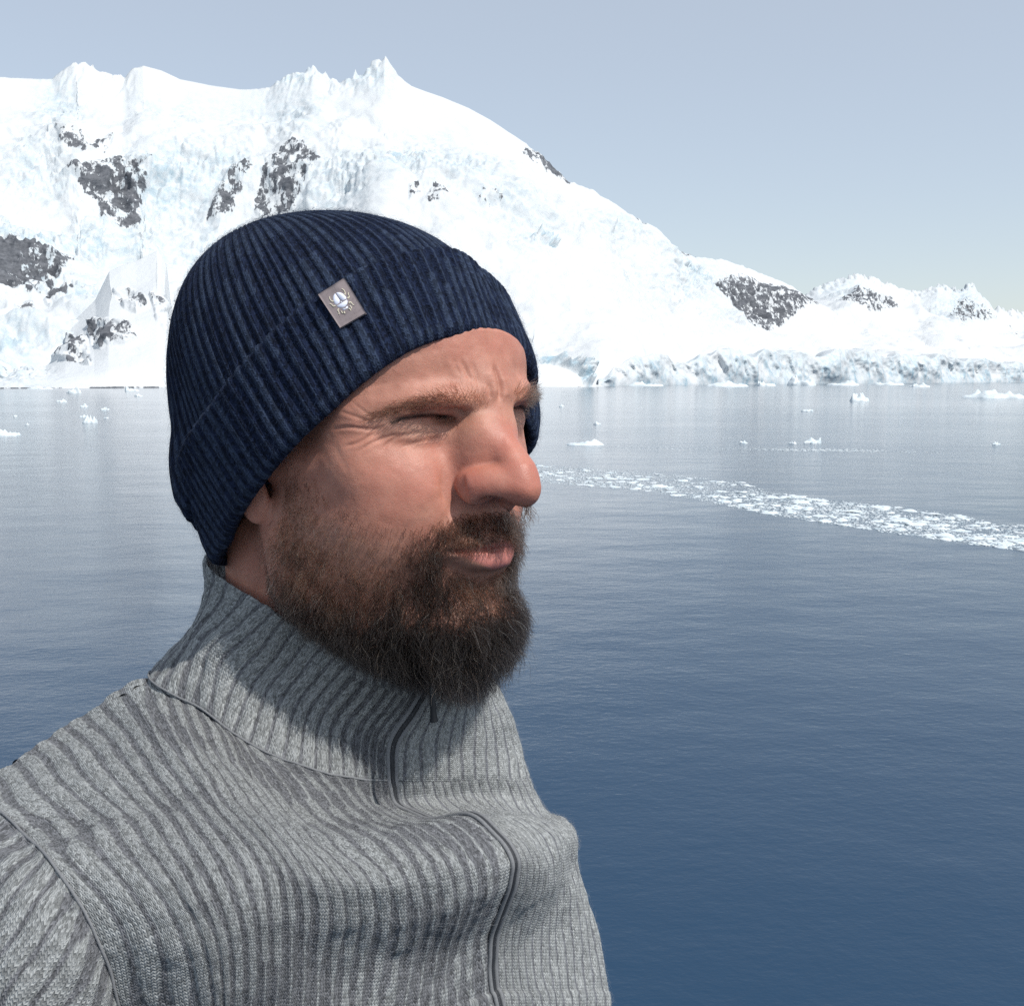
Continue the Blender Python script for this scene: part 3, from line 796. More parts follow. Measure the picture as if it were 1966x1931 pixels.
RIDGE = [([(934, 712), (946, 735), (950, 760)], .10, 9), ([(968, 722), (972, 745), (970, 765)], .07, 8), ([(780, 845), (820, 850), (860, 845)], .05, 10), ([(790, 822), (825, 820), (850, 818)], .05, 6),
         ([(860, 700), (880, 720), (900, 745)], .06, 14)]
_P = project(head_to_world(HV))
_view = world_to_head(CAM_POS[None])[0] - HV
_view /= np.linalg.norm(_view, axis=1, keepdims=True)
_front = ((_view * HN).sum(1) > 0.05) & (HV[:, 0] > 2.5) & (_P[:, 1] > 600) & (_P[:, 1] < 1130)
_disp = np.zeros(len(HV)); _pf = _P[_front]; _df = np.zeros(len(_pf))
for pts, dep, w in CREASE:
    d, t = seg_dist(_pf, spline(pts, 16))
    taper = np.clip(np.minimum(t, 1 - t) * 5 + .15, 0, 1)
    dep = dep * (.62 if w == 3.2 else 1)
    _df += -dep * taper * np.exp(-(d / w) ** 2) + dep * 0.35 * taper * np.exp(-((d - 2.1 * w) / (1.3 * w)) ** 2)
for pts, dep, w in RIDGE:
    d, t = seg_dist(_pf, spline(pts, 12))
    _df += dep * np.exp(-(d / w) ** 2) * np.clip(np.minimum(t, 1 - t) * 4 + .3, 0, 1)
_disp[_front] = _df
_disp += 0.018 * fbm(HV, 1.1, 3, 2) * (HV[:, 0] > 3)
HV = HV + HN * _disp[:, None]
HN = vnormals(HV, HQ)

# pigment (colour that belongs to the skin itself)
_P = project(head_to_world(HV))
near_px = project(head_to_world(WARP(np.stack([HV0[:, 0], np.abs(HV0[:, 1]), HV0[:, 2]], 1))))   # the mirrored near-side pixel of every vertex
fr = HV0[:, 0] > 4
LIPS = [(850, 1061), (880, 1052), (930, 1044), (960, 1036), (990, 1026), (1040, 1030), (1040, 1085), (985, 1094), (948, 1098), (915, 1082), (880, 1068)]
lipm = np.where(fr, poly_soft(near_px, LIPS, 7), 0) * np.interp(near_px[:, 0], [850, 880, 915], [.25, .55, 1])
slit = np.where(fr, np.exp(-(seg_dist(near_px, spline([(752, 812), (775, 804), (800, 799), (830, 796), (856, 801)], 24))[0] / 4.0) ** 2), 0)
def blob(x, y, rx, ry):
    return np.where(fr, np.exp(-((near_px[:, 0] - x) / rx) ** 2 - ((near_px[:, 1] - y) / ry) ** 2), 0)
red = .75 * blob(1010, 920, 48, 48) + .45 * blob(972, 850, 32, 48) + .6 * blob(905, 925, 32, 38) + .45 * blob(830, 895, 75, 45) + .3 * blob(940, 850, 40, 40) + .35 * blob(900, 660, 90, 30) + .4 * blob(950, 950, 60, 25) + .3 * blob(760, 960, 90, 60)
red = np.clip(red + 0.18 * fbm(HV, 0.9, 4, 5), 0, 1)
pale = np.clip(.7 * blob(800, 825, 62, 16) + .6 * blob(730, 800, 40, 14) + .4 * blob(900, 790, 40, 30), 0, 1)
# ---------------------------------------------------------------- skin
def skin_material():
    m = NT('skin')
    geo = m.n('TexCoord').outputs['Object']
    red = m.attr('red').outputs['Fac']; pale = m.attr('pale').outputs['Fac']; lip = m.attr('lips').outputs['Fac']; stub = m.attr('stubble').outputs['Fac']
    n1 = m.noise(geo, 95, 5, 0.6); n2 = m.noise(geo, 420, 3, 0.6); n3 = m.noise(geo, 1400, 2, 0.6)
    base = m.mix(m.ramp(n1, [(0.35, 0), (0.7, 1)]), (0.40, 0.172, 0.120), (0.50, 0.234, 0.168))
    base = m.mix(m.math('MULTIPLY', red, 0.75), base, (0.48, 0.150, 0.110))
    base = m.mix(m.math('MULTIPLY', pale, 0.6), base, (0.58, 0.36, 0.26))
    spots = m.ramp(n2, [(0.60, 0), (0.74, 1)])
    base = m.mix(m.math('MULTIPLY', spots, 0.38), base, (0.34, 0.16, 0.11))
    base = m.mix(m.math('MULTIPLY', m.ramp(n3, [(0.3, 1), (0.5, 0)]), 0.15), base, (0.35, 0.17, 0.12))
    base = m.mix(m.math('MULTIPLY', stub, 0.55), base, (0.20, 0.125, 0.095))
    base = m.mix(m.math('MULTIPLY', lip, 0.9), base, (0.50, 0.185, 0.160))
    base = m.mix(m.math('MULTIPLY', m.attr('lash_line').outputs['Fac'], 0.92), base, (0.022, 0.012, 0.010))
    m.set(m.bsdf.inputs['Base Color'], base)
    m.p(Roughness=m.ramp(m.math('ADD', m.math('MULTIPLY', red, 0.4), m.math('MULTIPLY', n2, 0.3)), [(0.0, 0.60), (0.6, 0.42)]))
    m.bsdf.subsurface_method = 'RANDOM_WALK'
    m.p(Subsurface_Weight=0.22, Subsurface_Scale=0.0035)
    m.bsdf.inputs['Subsurface Radius'].default_value = (1.0, 0.38, 0.2)
    m.bsdf.inputs['Specular IOR Level'].default_value = 0.45
    v = m.n('TexVoronoi'); v.inputs['Scale'].default_value = 1500; m.set(v.inputs['Vector'], geo)
    h = m.math('ADD', m.math('MULTIPLY', v.outputs['Distance'], 0.8), m.math('MULTIPLY', n2, 0.6))
    h = m.math('ADD', h, m.math('MULTIPLY', n3, 0.5))
    # fine upright lines on the lips
    w = m.noise(geo, 1, 2)
    m.set(m.bsdf.inputs['Normal'], m.bump(h, 0.4, 0.00022))
    return m.mat

SKIN = skin_material()
stub_px = near_px
STUB = [(520, 930), (560, 900), (620, 960), (720, 1000), (800, 1020), (850, 990), (890, 975), (985, 968), (1060, 970), (1060, 1400), (500, 1400), (505, 1040)]
stub = np.where(HV0[:, 0] > -2, poly_soft(near_px, STUB, 60), 0) * (1 - lipm)
person = empty('person', tuple(head_to_world(np.array([[0, 0, -30.0]]))[0]))
tag(person, 'bearded man in navy knit hat and grey ribbed sweater gazing to the right', 'person')
PINV = Matrix.Translation(-person.location)
def own(o, parent=None):
    """Hang an object on the man without moving it."""
    o.parent = parent or person
    if parent is None:
        o.matrix_parent_inverse = PINV
    return o
# tuck the scalp under the hat
_ax = np.array([-.54, 0, .842]); _c0 = np.array([.75, 0, -1.85])
_hh = (HV - _c0) @ _ax
_pull = sstep(0.0, 1.5, _hh) * 0.13
_perp = (HV - _c0) - _hh[:, None] * _ax
HV = HV + (np.array([-4.4, 0, 0]) - HV) * np.array([1, 1, 0]) * (sstep(-10.5, -13.5, HV[:, 2]) * .12)[:, None]
HV = HV - _perp * _pull[:, None] - _ax * (sstep(2, 8, _hh) * 0.8)[:, None]
body = own(mesh_obj('body', head_to_world(HV), HQ, SKIN, attrs={'red': red, 'pale': pale, 'lips': lipm, 'stubble': stub, 'lash_line': slit}))

# ================================================================ knitwear
def knit_material(name, dark, light, mid, stitch_u, stitch_v, seed, thresh=0.5, wide=(0.30, 0.80), fleck=0.45, bump=0.0007, sheen=0.25, block=1.6, plain=0.0):
    """Ribbed two-tone knit. uv.x counts ribs, uv.y is centimetres along the rib."""
    m = NT(name)
    uv = m.n('UVMap', uv_map='uv').outputs[0]
    sep = m.n('SeparateXYZ'); m.set(sep.inputs[0], uv)
    u, v = sep.outputs[0], sep.outputs[1]
    rib = m.math('FLOOR', u); x = m.math('FRACT', u)
    # irregular blocks along each rib
    wn1 = m.n('TexWhiteNoise', noise_dimensions='1D'); m.set(wn1.inputs['W'], m.math('ADD', rib, seed))
    vv = m.math('ADD', m.math('MULTIPLY', v, 1.0 / block), m.math('MULTIPLY', wn1.outputs['Value'], 0.7))
    cell = m.n('CombineXYZ'); m.set(cell.inputs[0], m.math('FLOOR', m.math('MULTIPLY', rib, 0.5))); m.set(cell.inputs[1], m.math('FLOOR', vv)); cell.inputs[2].default_value = seed
    wn2 = m.n('TexWhiteNoise', noise_dimensions='3D'); m.set(wn2.inputs['Vector'], cell.outputs[0])
    big = m.n('CombineXYZ'); m.set(big.inputs[0], m.math('MULTIPLY', u, 0.13)); m.set(big.inputs[1], m.math('MULTIPLY', v, 0.22)); big.inputs[2].default_value = seed
    bn = m.noise(big.outputs[0], 1.0, 2, 0.5)
    state = m.math('ADD', m.math('MULTIPLY', wn2.outputs['Value'], 0.6), m.math('MULTIPLY', bn, 0.8))
    on = m.math('GREATER_THAN', state, thresh + 0.2)
    width = m.math('ADD', wide[0], m.math('MULTIPLY', on, wide[1] - wide[0]))
    if plain:   # quieter stretches where only thin dark furrows show
        big2 = m.n('CombineXYZ'); m.set(big2.inputs[0], m.math('MULTIPLY', u, 0.09)); m.set(big2.inputs[1], m.math('MULTIPLY', v, 0.10)); big2.inputs[2].default_value = seed + 40
        pl = m.ramp(m.noise(big2.outputs[0], 1.0, 2, 0.5), [(0.62 - plain * .3, 0), (0.72 - plain * .3, 1)])
        width = m.math('ADD', width, m.math('MULTIPLY', pl, m.math('SUBTRACT', 0.86, width)))
    dx = m.math('ABSOLUTE', m.math('SUBTRACT', x, 0.5))
    col = m.math('SMOOTH_MIN', 1.0, m.math('MULTIPLY', m.math('SUBTRACT', m.math('MULTIPLY', width, 0.5), dx), 14.0), 0.1)
    col = m.math('MAXIMUM', col, 0.0)
    # stitches: rows of small v shapes
    su = m.math('MULTIPLY', u, stitch_u)
    zig = m.math('ABSOLUTE', m.math('SUBTRACT', m.math('FRACT', su), 0.5))
    sv = m.math('ADD', m.math('MULTIPLY', v, stitch_v), m.math('MULTIPLY', zig, 1.1))
    row = m.math('FRACT', sv)
    st = m.math('MULTIPLY', m.math('SINE', m.math('MULTIPLY', row, math.pi)), m.math('SUBTRACT', 1.0, m.math('MULTIPLY', m.math('ABSOLUTE', m.math('SUBTRACT', zig, 0.25)), 2.4)))
    sc = m.n('CombineXYZ'); m.set(sc.inputs[0], m.math('FLOOR', m.math('MULTIPLY', su, 2.0))); m.set(sc.inputs[1], m.math('FLOOR', sv)); sc.inputs[2].default_value = seed * 3
    wn3 = m.n('TexWhiteNoise', noise_dimensions='3D'); m.set(wn3.inputs['Vector'], sc.outputs[0])
    fib = m.n('CombineXYZ'); m.set(fib.inputs[0], m.math('MULTIPLY', u, 9)); m.set(fib.inputs[1], m.math('MULTIPLY', v, 7))
    fn = m.noise(fib.outputs[0], 1.0, 4, 0.7)
    fl = m.math('MULTIPLY', m.math('SUBTRACT', m.math('ADD', m.math('MULTIPLY', wn3.outputs['Value'], 0.55), m.math('MULTIPLY', fn, 0.45)), 0.5), 2.0 * fleck)
    sc_ = lambda c, k: tuple(x * k for x in c)
    c0 = m.mix(m.math('ADD', 0.45, fl, clamp=True), sc_(dark, .6), sc_(dark, mid))
    c1 = m.mix(m.math('ADD', 0.5, fl, clamp=True), sc_(light, .55), sc_(light, 1.4))
    base = m.mix(col, c0, c1)
    m.set(m.bsdf.inputs['Base Color'], base)
    m.p(Roughness=0.9)
    m.bsdf.inputs['Specular IOR Level'].default_value = 0.15
    m.p(Sheen_Weight=sheen, Sheen_Roughness=0.5, Sheen_Tint=sc_(light, 1.6))
    h = m.math('ADD', m.math('MULTIPLY', st, 1.0), m.math('MULTIPLY', fn, 0.7))
    m.set(m.bsdf.inputs['Normal'], m.bump(h, 0.8, bump))
    return m.mat

def rib_profile(x):
    """Height 0..1: a broad flat rib centred on x = 0.5 with rounded shoulders, and a narrower recess."""
    d = np.abs(np.mod(x, 1.0) - 0.5)
    return 1 - sstep(0.17, 0.42, d) + 0.06 * np.cos(np.pi * 10 * d)

def fuzz(name, P, N, count, length, rad, mat, parent, lie=0.8, seed=1):
    """Loose wool fibres standing off a knitted surface given as points and normals (world metres)."""
    g = np.random.default_rng(seed)
    k = g.integers(0, len(P), count)
    p, n = P[k], N[k]
    t = g.normal(size=(count, 3)); t -= (t * n).sum(1, keepdims=True) * n
    t /= np.linalg.norm(t, axis=1, keepdims=True)
    b = np.cross(n, t)
    L = length * (0.4 + g.random(count) ** 2 * 1.4)
    curl = g.normal(size=count) * 0.8
    s = np.linspace(0, 1, 5)
    pts = p[:, None] + (n[:, None] * (s * (1.0 - lie * 0.4 * s))[None, :, None] * 0.7 + t[:, None] * (lie * s ** 1.3)[None, :, None] + b[:, None] * (curl[:, None] * s[None] ** 2 * 0.6)[..., None]) * L[:, None, None]
    pts -= n[:, None] * 0.0003
    return hair_obj(name, pts, np.full(count, rad), mat, parent)

def fibre_material(name, color):
    m = NT(name)
    m.p(Base_Color=color, Roughness=0.8)
    m.bsdf.inputs['Specular IOR Level'].default_value = 0.2
    return m.mat
# ---------------------------------------------------------------- knit hat
HAT_C = np.array([.75, 0, -1.85]); HAT_N = np.array([-.54, 0, .842]); HAT_E = np.array([.842, 0, .54]); HAT_R = np.array([0, 1.0, 0])
HAT_H = 15.0
NRIB = 92

def hat_point(th, h, off):
    """th round the head from the forehead towards his right, h along the axis, off outwards (cm)."""
    f = np.clip(1 - np.clip(h / HAT_H, 0, 1) ** 2.4, 0, 1) ** (1 / 2.4)
    a = 10.35 * f + off; b = 8.3 * f + off
    return HAT_C + h[..., None] * HAT_N + (a * np.cos(th))[..., None] * HAT_E + (b * np.sin(th))[..., None] * HAT_R

def hat_crown(th, t):
    """t 0 tucked under the turn-up .. 1 the crown's top."""
    dg = np.degrees(np.mod(th, 2 * np.pi)); w = sstep(108, 136, dg) * (1 - sstep(200, 250, dg))
    tk = np.array([0, .05, .12, .2, .3, .42]);
    q = np.clip((t - 0.2) / 0.8, 0, 1)
    h = HAT_H * np.sin(q * np.pi / 2 * 0.82 + np.arcsin((4.6 / HAT_H) ** 1.2) * (1 - q) + q * 0.18 * np.pi / 2) ** (1 / 1.2)
    h0 = np.interp(t, tk, [3.6, 3.4, 3.9, 4.6, 0, 0]); lo = t < 0.2
    sag = np.interp(t, [0, .05, .11, .2, .34, .55, 1], [0.3, 1.5, 1.5, 1.1, .5, 0, 0])
    bag = np.interp(t, [0, .05, .11, .2, .34, .55, 1], [-.2, .75, 1.5, 1.75, 1.2, .4, 0])
    off = np.interp(t, [0, .1, .3, .7, 1], [-.1, .25, .35, .3, 0.0])
    return np.where(lo, h0, h) - sag * w, off + bag * w

TH = np.linspace(0, 2 * np.pi, 737)[:-1]
TT = np.concatenate([np.linspace(0, .2, 60)[:-1], .2 + .8 * (1 - (1 - np.linspace(0, 1, 230)) ** 1.25)])
tg, tt = np.meshgrid(TH, TT, indexing='ij')
hh, oo = hat_crown(tg, tt)
CROWN0 = hat_point(tg, hh, oo)
# turn-up: s runs from inside the lower edge, round it, up the outside, over the fold and down behind it
CUFF_W = 5.0
SS = np.linspace(0, 1, 170)
sh = np.interp(SS, [0, .06, .10, .14, .5, .86, .90, .95, 1], [1.6, .25, 0, .25, 2.6, 4.75, 5.0, 4.75, 3.6])
so = np.interp(SS, [0, .06, .10, .14, .5, .86, .90, .95, 1], [-.05, .0, .35, .72, 1.05, 1.4, 1.15, .6, .1])
k = np.hanning(13); k /= k.sum()
sh = np.convolve(np.pad(sh, 6, 'edge'), k, 'valid'); so = np.convolve(np.pad(so, 6, 'edge'), k, 'valid')
tc, si = np.meshgrid(TH, np.arange(len(SS)), indexing='ij')
CUFF0 = hat_point(tc, sh[si] * CUFF_W / 5.0, so[si])

HAT_LAND = [(0, 0, (920, 641)), (30, 0, (788, 672)), (60, 0, (632, 795)), (90, 0, (506, 928)), (120, 0, (445, 1046)),
            (330, 0, (1000, 702)), (300, 0, (1006, 806)),
            (0, 5, (855, 494)), (30, 5, (706, 527)), (60, 5, (550, 636)), (90, 5, (434, 776)), (120, 5, (374, 866)), (330, 5, (924, 520)), (135, 0, (415, 1090)), (135, 1.2, (397, 1040)), (131, 2.5, (379, 960)), (128, 5, (360, 902))]
OUTLINE = [(376, 998), (350, 975), (333, 930), (328, 880), (336, 820), (327, 760), (323, 700), (330, 620), (350, 560), (385, 505), (440, 455), (500, 428), (560, 415), (640, 411), (720, 420), (800, 443), (870, 481),
           (920, 520), (955, 568), (985, 612), (1010, 650), (1029, 690), (1033, 730), (1023, 785)]
_src, _dsp = [], []
for th, h, px in HAT_LAND:
    m = hat_point(np.array(math.radians(th)), np.array(float(h)), np.array(.45))
    _src.append(m); _dsp.append(shift_to(m, px))
_m = hat_point(np.array(0.), np.array(HAT_H), np.array(0.))
_src.append(_m); _dsp.append(shift_to(_m, (472, 462)))
_all = np.concatenate([CROWN0[::3, ::3].reshape(-1, 3), CUFF0[::3, ::3].reshape(-1, 3)])
_ncrown = CROWN0[::3, ::3].shape[0] * CROWN0[::3, ::3].shape[1]; _pr = project(head_to_world(_all)); _ctr = np.array([680.0, 740.0])
_an = np.arctan2(*(_pr - _ctr).T[::-1]); _ra = np.linalg.norm(_pr - _ctr, axis=1)
for px in OUTLINE:
    v = np.array(px) - _ctr
    d = np.abs((_an - math.atan2(v[1], v[0]) + np.pi) % (2 * np.pi) - np.pi)
    kk = np.where((d < math.radians(1.2)) & ((np.arange(len(_all)) < _ncrown) | (px[1] < 740)))[0]; kk = kk[np.argmax(_ra[kk])]
    _src.append(_all[kk]); _dsp.append(shift_to(_all[kk], px))
for m in [(-9, -5, 0), (-4, -8, 2), (0, 0, -12), (-6, -6, 8)]:
    _src.append(np.array(m, float)); _dsp.append(np.zeros(3))
HAT_WARP = rbf_warp(_src, _dsp, 0.4)

def ribbed_grid(P0, rib, amp, wrap):
    """P0 (nu, nv, 3) smooth surface in head cm -> world metres with ribs raised along its normal."""
    Pw = head_to_world(HAT_WARP(P0.reshape(-1, 3))).reshape(P0.shape)
    N = grid_normals(Pw, wrap)
    ctr = Pw.mean((0, 1))
    if ((Pw - ctr) * N).sum() < 0: N = -N
    return Pw + N * (rib * amp)[..., None], N

ru = (TH / (2 * np.pi) * NRIB)[:, None]
wob = 0.12 * np.sin(ru * 0.9) + 0.1 * fbm(np.stack([ru[:, 0] * .3, 0 * TH, 0 * TH], 1), 1, 2)[:, None]
ru = ru + wob
circ = np.clip(1 - (np.clip(hh, 0, HAT_H) / HAT_H) ** 2.4, 0, 1) ** (1 / 2.4)
amp_c = 0.0012 * np.clip(circ * 1.15, 0.0, 1)
CROWN, CROWN_N = ribbed_grid(CROWN0, rib_profile(ru + 0 * tt), amp_c, True)
CUFF, CUFF_N = ribbed_grid(CUFF0, rib_profile(ru + 0.05 * np.sin(si * .06 + ru * .7)), np.full(tc.shape, 0.0013) * np.interp(SS, [0, .08, .14, .3, .85, 1], [.0, .1, .4, 1, 1, .4])[None], True)
HAT_MAT = knit_material('navy knit', (0.006, 0.010, 0.025), (0.026, 0.038, 0.068), 2.0, 3.0, 5.5, 11.0, 0.47, (0.20, 0.62), 1.1, 0.0004, 0.08, 3.2)
hat = own(bpy.data.objects.new('knit_hat', None)); COL.objects.link(hat)
def vlen(P):
    return np.concatenate([np.zeros((P.shape[0], 1)), np.cumsum(np.linalg.norm(np.diff(P, axis=1), axis=-1), 1)], 1) * 100
def rib_uv(P, u):
    return np.stack([u + 0 * P[..., 0], np.broadcast_to(vlen(P)[:1] * 0 + vlen(P), P.shape[:2])], -1).reshape(-1, 2)
def wrap_mesh(name, P, u, mat, parent, period):
    """A closed ring grid with the first column repeated so the rib count does not jump."""
    P2 = np.concatenate([P, P[:1]], 0); u2 = np.concatenate([u + 0 * P[..., 0], (u[:1] + period) + 0 * P[:1, :, 0]], 0)
    uv = np.stack([u2, vlen(P2)], -1).reshape(-1, 2)
    return mesh_obj(name, P2.reshape(-1, 3), grid_faces(P2.shape[0], P2.shape[1]), mat, parent, uv=uv)
crown = wrap_mesh('crown', CROWN, ru + 0 * tt, HAT_MAT, hat, NRIB)
cuff = wrap_mesh('cuff', CUFF, ru + 0 * si, HAT_MAT, hat, NRIB)
FIB_NAVY = fibre_material('navy fibre', (0.03, 0.05, 0.10))
_fp = np.concatenate([CROWN[:, 20:].reshape(-1, 3), CUFF[:, 15:150].reshape(-1, 3)]); _fn = np.concatenate([CROWN_N[:, 20:].reshape(-1, 3), CUFF_N[:, 15:150].reshape(-1, 3)])
fz = fuzz('wool_fuzz', _fp, _fn, 38000, 0.0036, 0.000026, FIB_NAVY, hat, 0.9, 3); fz['kind'] = 'stuff'
# woven label with a beetle, sewn over the upper edge of the turn-up
_hv = CUFF.reshape(-1, 3); _hp = np.concatenate([CROWN.reshape(-1, 3), _hv]); _hn = np.concatenate([CROWN_N.reshape(-1, 3), CUFF_N.reshape(-1, 3)])
_hq = project(_hp); _toc = ((CAM_POS - _hp) * _hn).sum(1) > 0
_hsel = np.where(_toc & (np.abs(_hq[:, 0] - 655) < 90) & (np.abs(_hq[:, 1] - 580) < 90))[0]
_hdep = world_to_cam(_hp[_hsel])[:, 2]
def hat_front(px, py, lift):
    """The point of the hat's outer surface on a photo sight line, lifted towards the eye."""
    d = np.linalg.norm(_hq[_hsel] - np.array([px, py]), axis=1)
    near = d < 14
    w = np.exp(-(d[near] / 9) ** 2)
    dep = np.minimum((w * _hdep[near]).sum() / w.sum(), np.percentile(_hdep[near], 12) + .0006) - lift
    return sight(px, py, dep)
PATCH = np.array([(611, 566), (661, 534), (703, 601), (653, 630)], float)     # corners: left, top, right, bottom
def patch_px(a, b):
    """a across (0..1 left to top), b down."""
    return (1 - b) * ((1 - a) * PATCH[0] + a * PATCH[1]) + b * ((1 - a) * PATCH[3] + a * PATCH[2])
_n = 15
_c = np.array([[hat_front(*patch_px(i / (_n - 1), j / (_n - 1)), 0.0016) for j in range(_n)] for i in range(_n)])
# smooth, and stay a flexible flat label
for _ in range(6):
    _p = np.pad(_c, ((1, 1), (1, 1), (0, 0)), 'reflect', reflect_type='odd')
    _c = .4 * _c + .15 * (_p[:-2, 1:-1] + _p[2:, 1:-1] + _p[1:-1, :-2] + _p[1:-1, 2:])
LABEL_C = _c
LABEL_N = grid_normals(_c)
if ((CAM_POS - _c) * LABEL_N).sum() < 0: LABEL_N = -LABEL_N
def label_at(a, b, lift=0.0):
    x, y = np.clip(a, 0, 1) * (_n - 1), np.clip(b, 0, 1) * (_n - 1)
    i, j = min(int(x), _n - 2), min(int(y), _n - 2); f, g = x - i, y - j
    q = lambda A: (1 - f) * ((1 - g) * A[i, j] + g * A[i, j + 1]) + f * ((1 - g) * A[i + 1, j] + g * A[i + 1, j + 1])
    return q(LABEL_C) + q(LABEL_N) * lift
pm = NT('grey label')
_tc = pm.n('TexCoord').outputs['Object']
pm.set(pm.bsdf.inputs['Base Color'], pm.mix(pm.noise(_tc, 260, 4, .6), (0.155, 0.125, 0.13), (0.30, 0.255, 0.26)))
pm.p(Roughness=0.8); pm.set(pm.bsdf.inputs['Normal'], pm.bump(pm.noise(_tc, 1500, 2), .3, .0002))
_top = LABEL_C + LABEL_N * 0.0003; _bot = LABEL_C - LABEL_N * 0.0008
_V = np.concatenate([_top.reshape(-1, 3), _bot.reshape(-1, 3)]); _F = grid_faces(_n, _n); _m = _n * _n
_b = [i * _n for i in range(_n)] + [(_n - 1) * _n + j for j in range(1, _n)] + [i * _n + _n - 1 for i in range(_n - 2, -1, -1)] + [j for j in range(_n - 2, 0, -1)]
_S = np.array([(_b[i], _b[(i + 1) % len(_b)], _b[(i + 1) % len(_b)] + _m, _b[i] + _m) for i in range(len(_b))])
patch = mesh_obj('label_patch', _V, np.concatenate([_F, _F[:, ::-1] + _m, _S]), pm.mat, hat)
patch['label'] = 'taupe woven label with a white beetle'
# the beetle: outlines in label units, each a thin raised piece of thread
wm = NT('white thread'); wm.p(Base_Color=(0.72, 0.76, 0.90), Roughness=0.7)
wc = NT('cream thread'); wc.p(Base_Color=(0.62, 0.58, 0.45), Roughness=0.7)
def embroid(outline, lift=0.0004):
    o = np.array(outline, float); c = o.mean(0); n = len(o)
    top = [label_at(*p, lift) for p in o]; rim = [label_at(*(c + (p - c) * 1.05), 0.0002) for p in o]
    V = top + rim + [label_at(*c, lift * 1.05)]
    F = [(2 * n, i, (i + 1) % n) for i in range(n)]; G = [(i, n + i, n + (i + 1) % n, (i + 1) % n) for i in range(n)]
    return np.array(V), np.array(F), np.array(G)
def arc(cx, cy, rx, ry, a0, a1, n=9):
    return [(cx + rx * math.cos(math.radians(a0 + (a1 - a0) * i / (n - 1))), cy + ry * math.sin(math.radians(a0 + (a1 - a0) * i / (n - 1)))) for i in range(n)]
shapes = [(arc(.49, .42, .20, .21, 180, 268) + [(.49, .40), (.44, .455)] + [(.31, .46)], wm),        # left wing case
          (arc(.515, .42, .20, .21, 272, 360) + [(.70, .46), (.565, .455), (.515, .40)], wm),       # right wing case
          ([(.47, .47), (.50, .435), (.535, .47)], wm),
          (arc(.503, .48, .19, .13, 4, 176), wm),                                                    # shoulders
          ([(.40, .635), (.45, .625), (.505, .655), (.56, .625), (.61, .635), (.57, .68), (.505, .665), (.44, .68)], wm)]   # head
def stroke(pts, w=.016):
    p = spline(pts, 9); t = np.gradient(p, axis=0); t /= np.linalg.norm(t, axis=1, keepdims=True)
    nn = np.stack([-t[:, 1], t[:, 0]], 1) * w * np.linspace(1, .6, 9)[:, None]
    return list(map(tuple, p + nn)) + list(map(tuple, (p - nn)[::-1]))
legs = [[(.30, .36), (.25, .33), (.235, .26), (.27, .20)], [(.28, .47), (.20, .46), (.19, .40), (.15, .36)], [(.32, .58), (.25, .60), (.25, .66), (.21, .70)],
        [(.71, .36), (.76, .33), (.775, .26), (.74, .20)], [(.73, .47), (.81, .46), (.82, .40), (.86, .36)], [(.69, .58), (.76, .60), (.76, .66), (.80, .70)],
        [(.42, .70), (.39, .74), (.41, .77)], [(.59, .70), (.62, .74), (.60, .77)], [(.34, .66), (.33, .71), (.36, .73)], [(.67, .66), (.68, .71), (.65, .73)]]
def strip(pts):
    """A leg as a bent strip so that its hollow side stays open."""
    o = np.array(stroke(pts)); n = len(o) // 2
    a, b = o[:n], o[n:][::-1]
    V = [label_at(*p, .0006) for p in a] + [label_at(*p, .0006) for p in b] + [label_at(*p, .0001) for p in a] + [label_at(*p, .0001) for p in b]
    Q = []
    for i in range(n - 1):
        Q += [(i, i + 1, n + i + 1, n + i), (i, 2 * n + i, 2 * n + i + 1, i + 1), (n + i, n + i + 1, 3 * n + i + 1, 3 * n + i)]
    return np.array(V), np.zeros((0, 3), int), np.array(Q)
def join_pieces(name, pieces, mat, parent):
    V, F3, F4, n = [], [], [], 0
    for v, f, g in pieces:
        V.append(v); F3.append(f + n); F4.append(g + n); n += len(v)
    return mesh_obj(name, np.concatenate(V), [np.concatenate(F3), np.concatenate(F4)], mat, parent, smooth=False)
join_pieces('beetle_body', [embroid(s) for s, _ in shapes], wm.mat, hat)
join_pieces('beetle_legs', [strip(l) for l in legs], wc.mat, hat)
# ---------------------------------------------------------------- half-zip sweater
# each panel is a net of points on the garment: photo column, photo row, distance (cm); ribs follow the net's columns
Z_ = [(754, 1500, 57.7), (768, 1547, 57.6), (829, 1572, 56.0), (911, 1570, 53.7), (975, 1628, 52.2), (984, 1690, 52.2), (947, 1790, 53.8), (945, 1890, 54.3), (960, 2000, 54.3), (960, 2700, 56)]
F1 = [(690, 1497, 56.1), (712, 1540, 55.8), (760, 1576, 54.3), (820, 1590, 50.6), (885, 1650, 49.1), (900, 1720, 49.5), (865, 1820, 51.5), (862, 1920, 51.6), (870, 2030, 51.8), (870, 2750, 54)]
F2 = [(585, 1478, 55.1), (640, 1540, 54.1), (680, 1580, 52.6), (735, 1610, 48.6), (790, 1670, 47.3), (805, 1740, 47.8), (790, 1840, 49.5), (785, 1935, 49.6), (790, 2040, 49.8), (790, 2800, 52)]
F3 = [(470, 1425, 55.8), (530, 1520, 52.6), (580, 1578, 50.9), (625, 1615, 47.1), (690, 1685, 45.7), (705, 1755, 46.2), (700, 1850, 47.7), (698, 1945, 47.8), (700, 2050, 48), (700, 2850, 50.5)]
F4 = [(385, 1362, 57.5), (440, 1460, 52.5), (495, 1540, 49.9), (540, 1595, 46.4), (595, 1675, 44.7), (620, 1755, 45), (615, 1855, 46.3), (612, 1950, 46.4), (612, 2055, 46.6), (612, 2900, 49.5)]
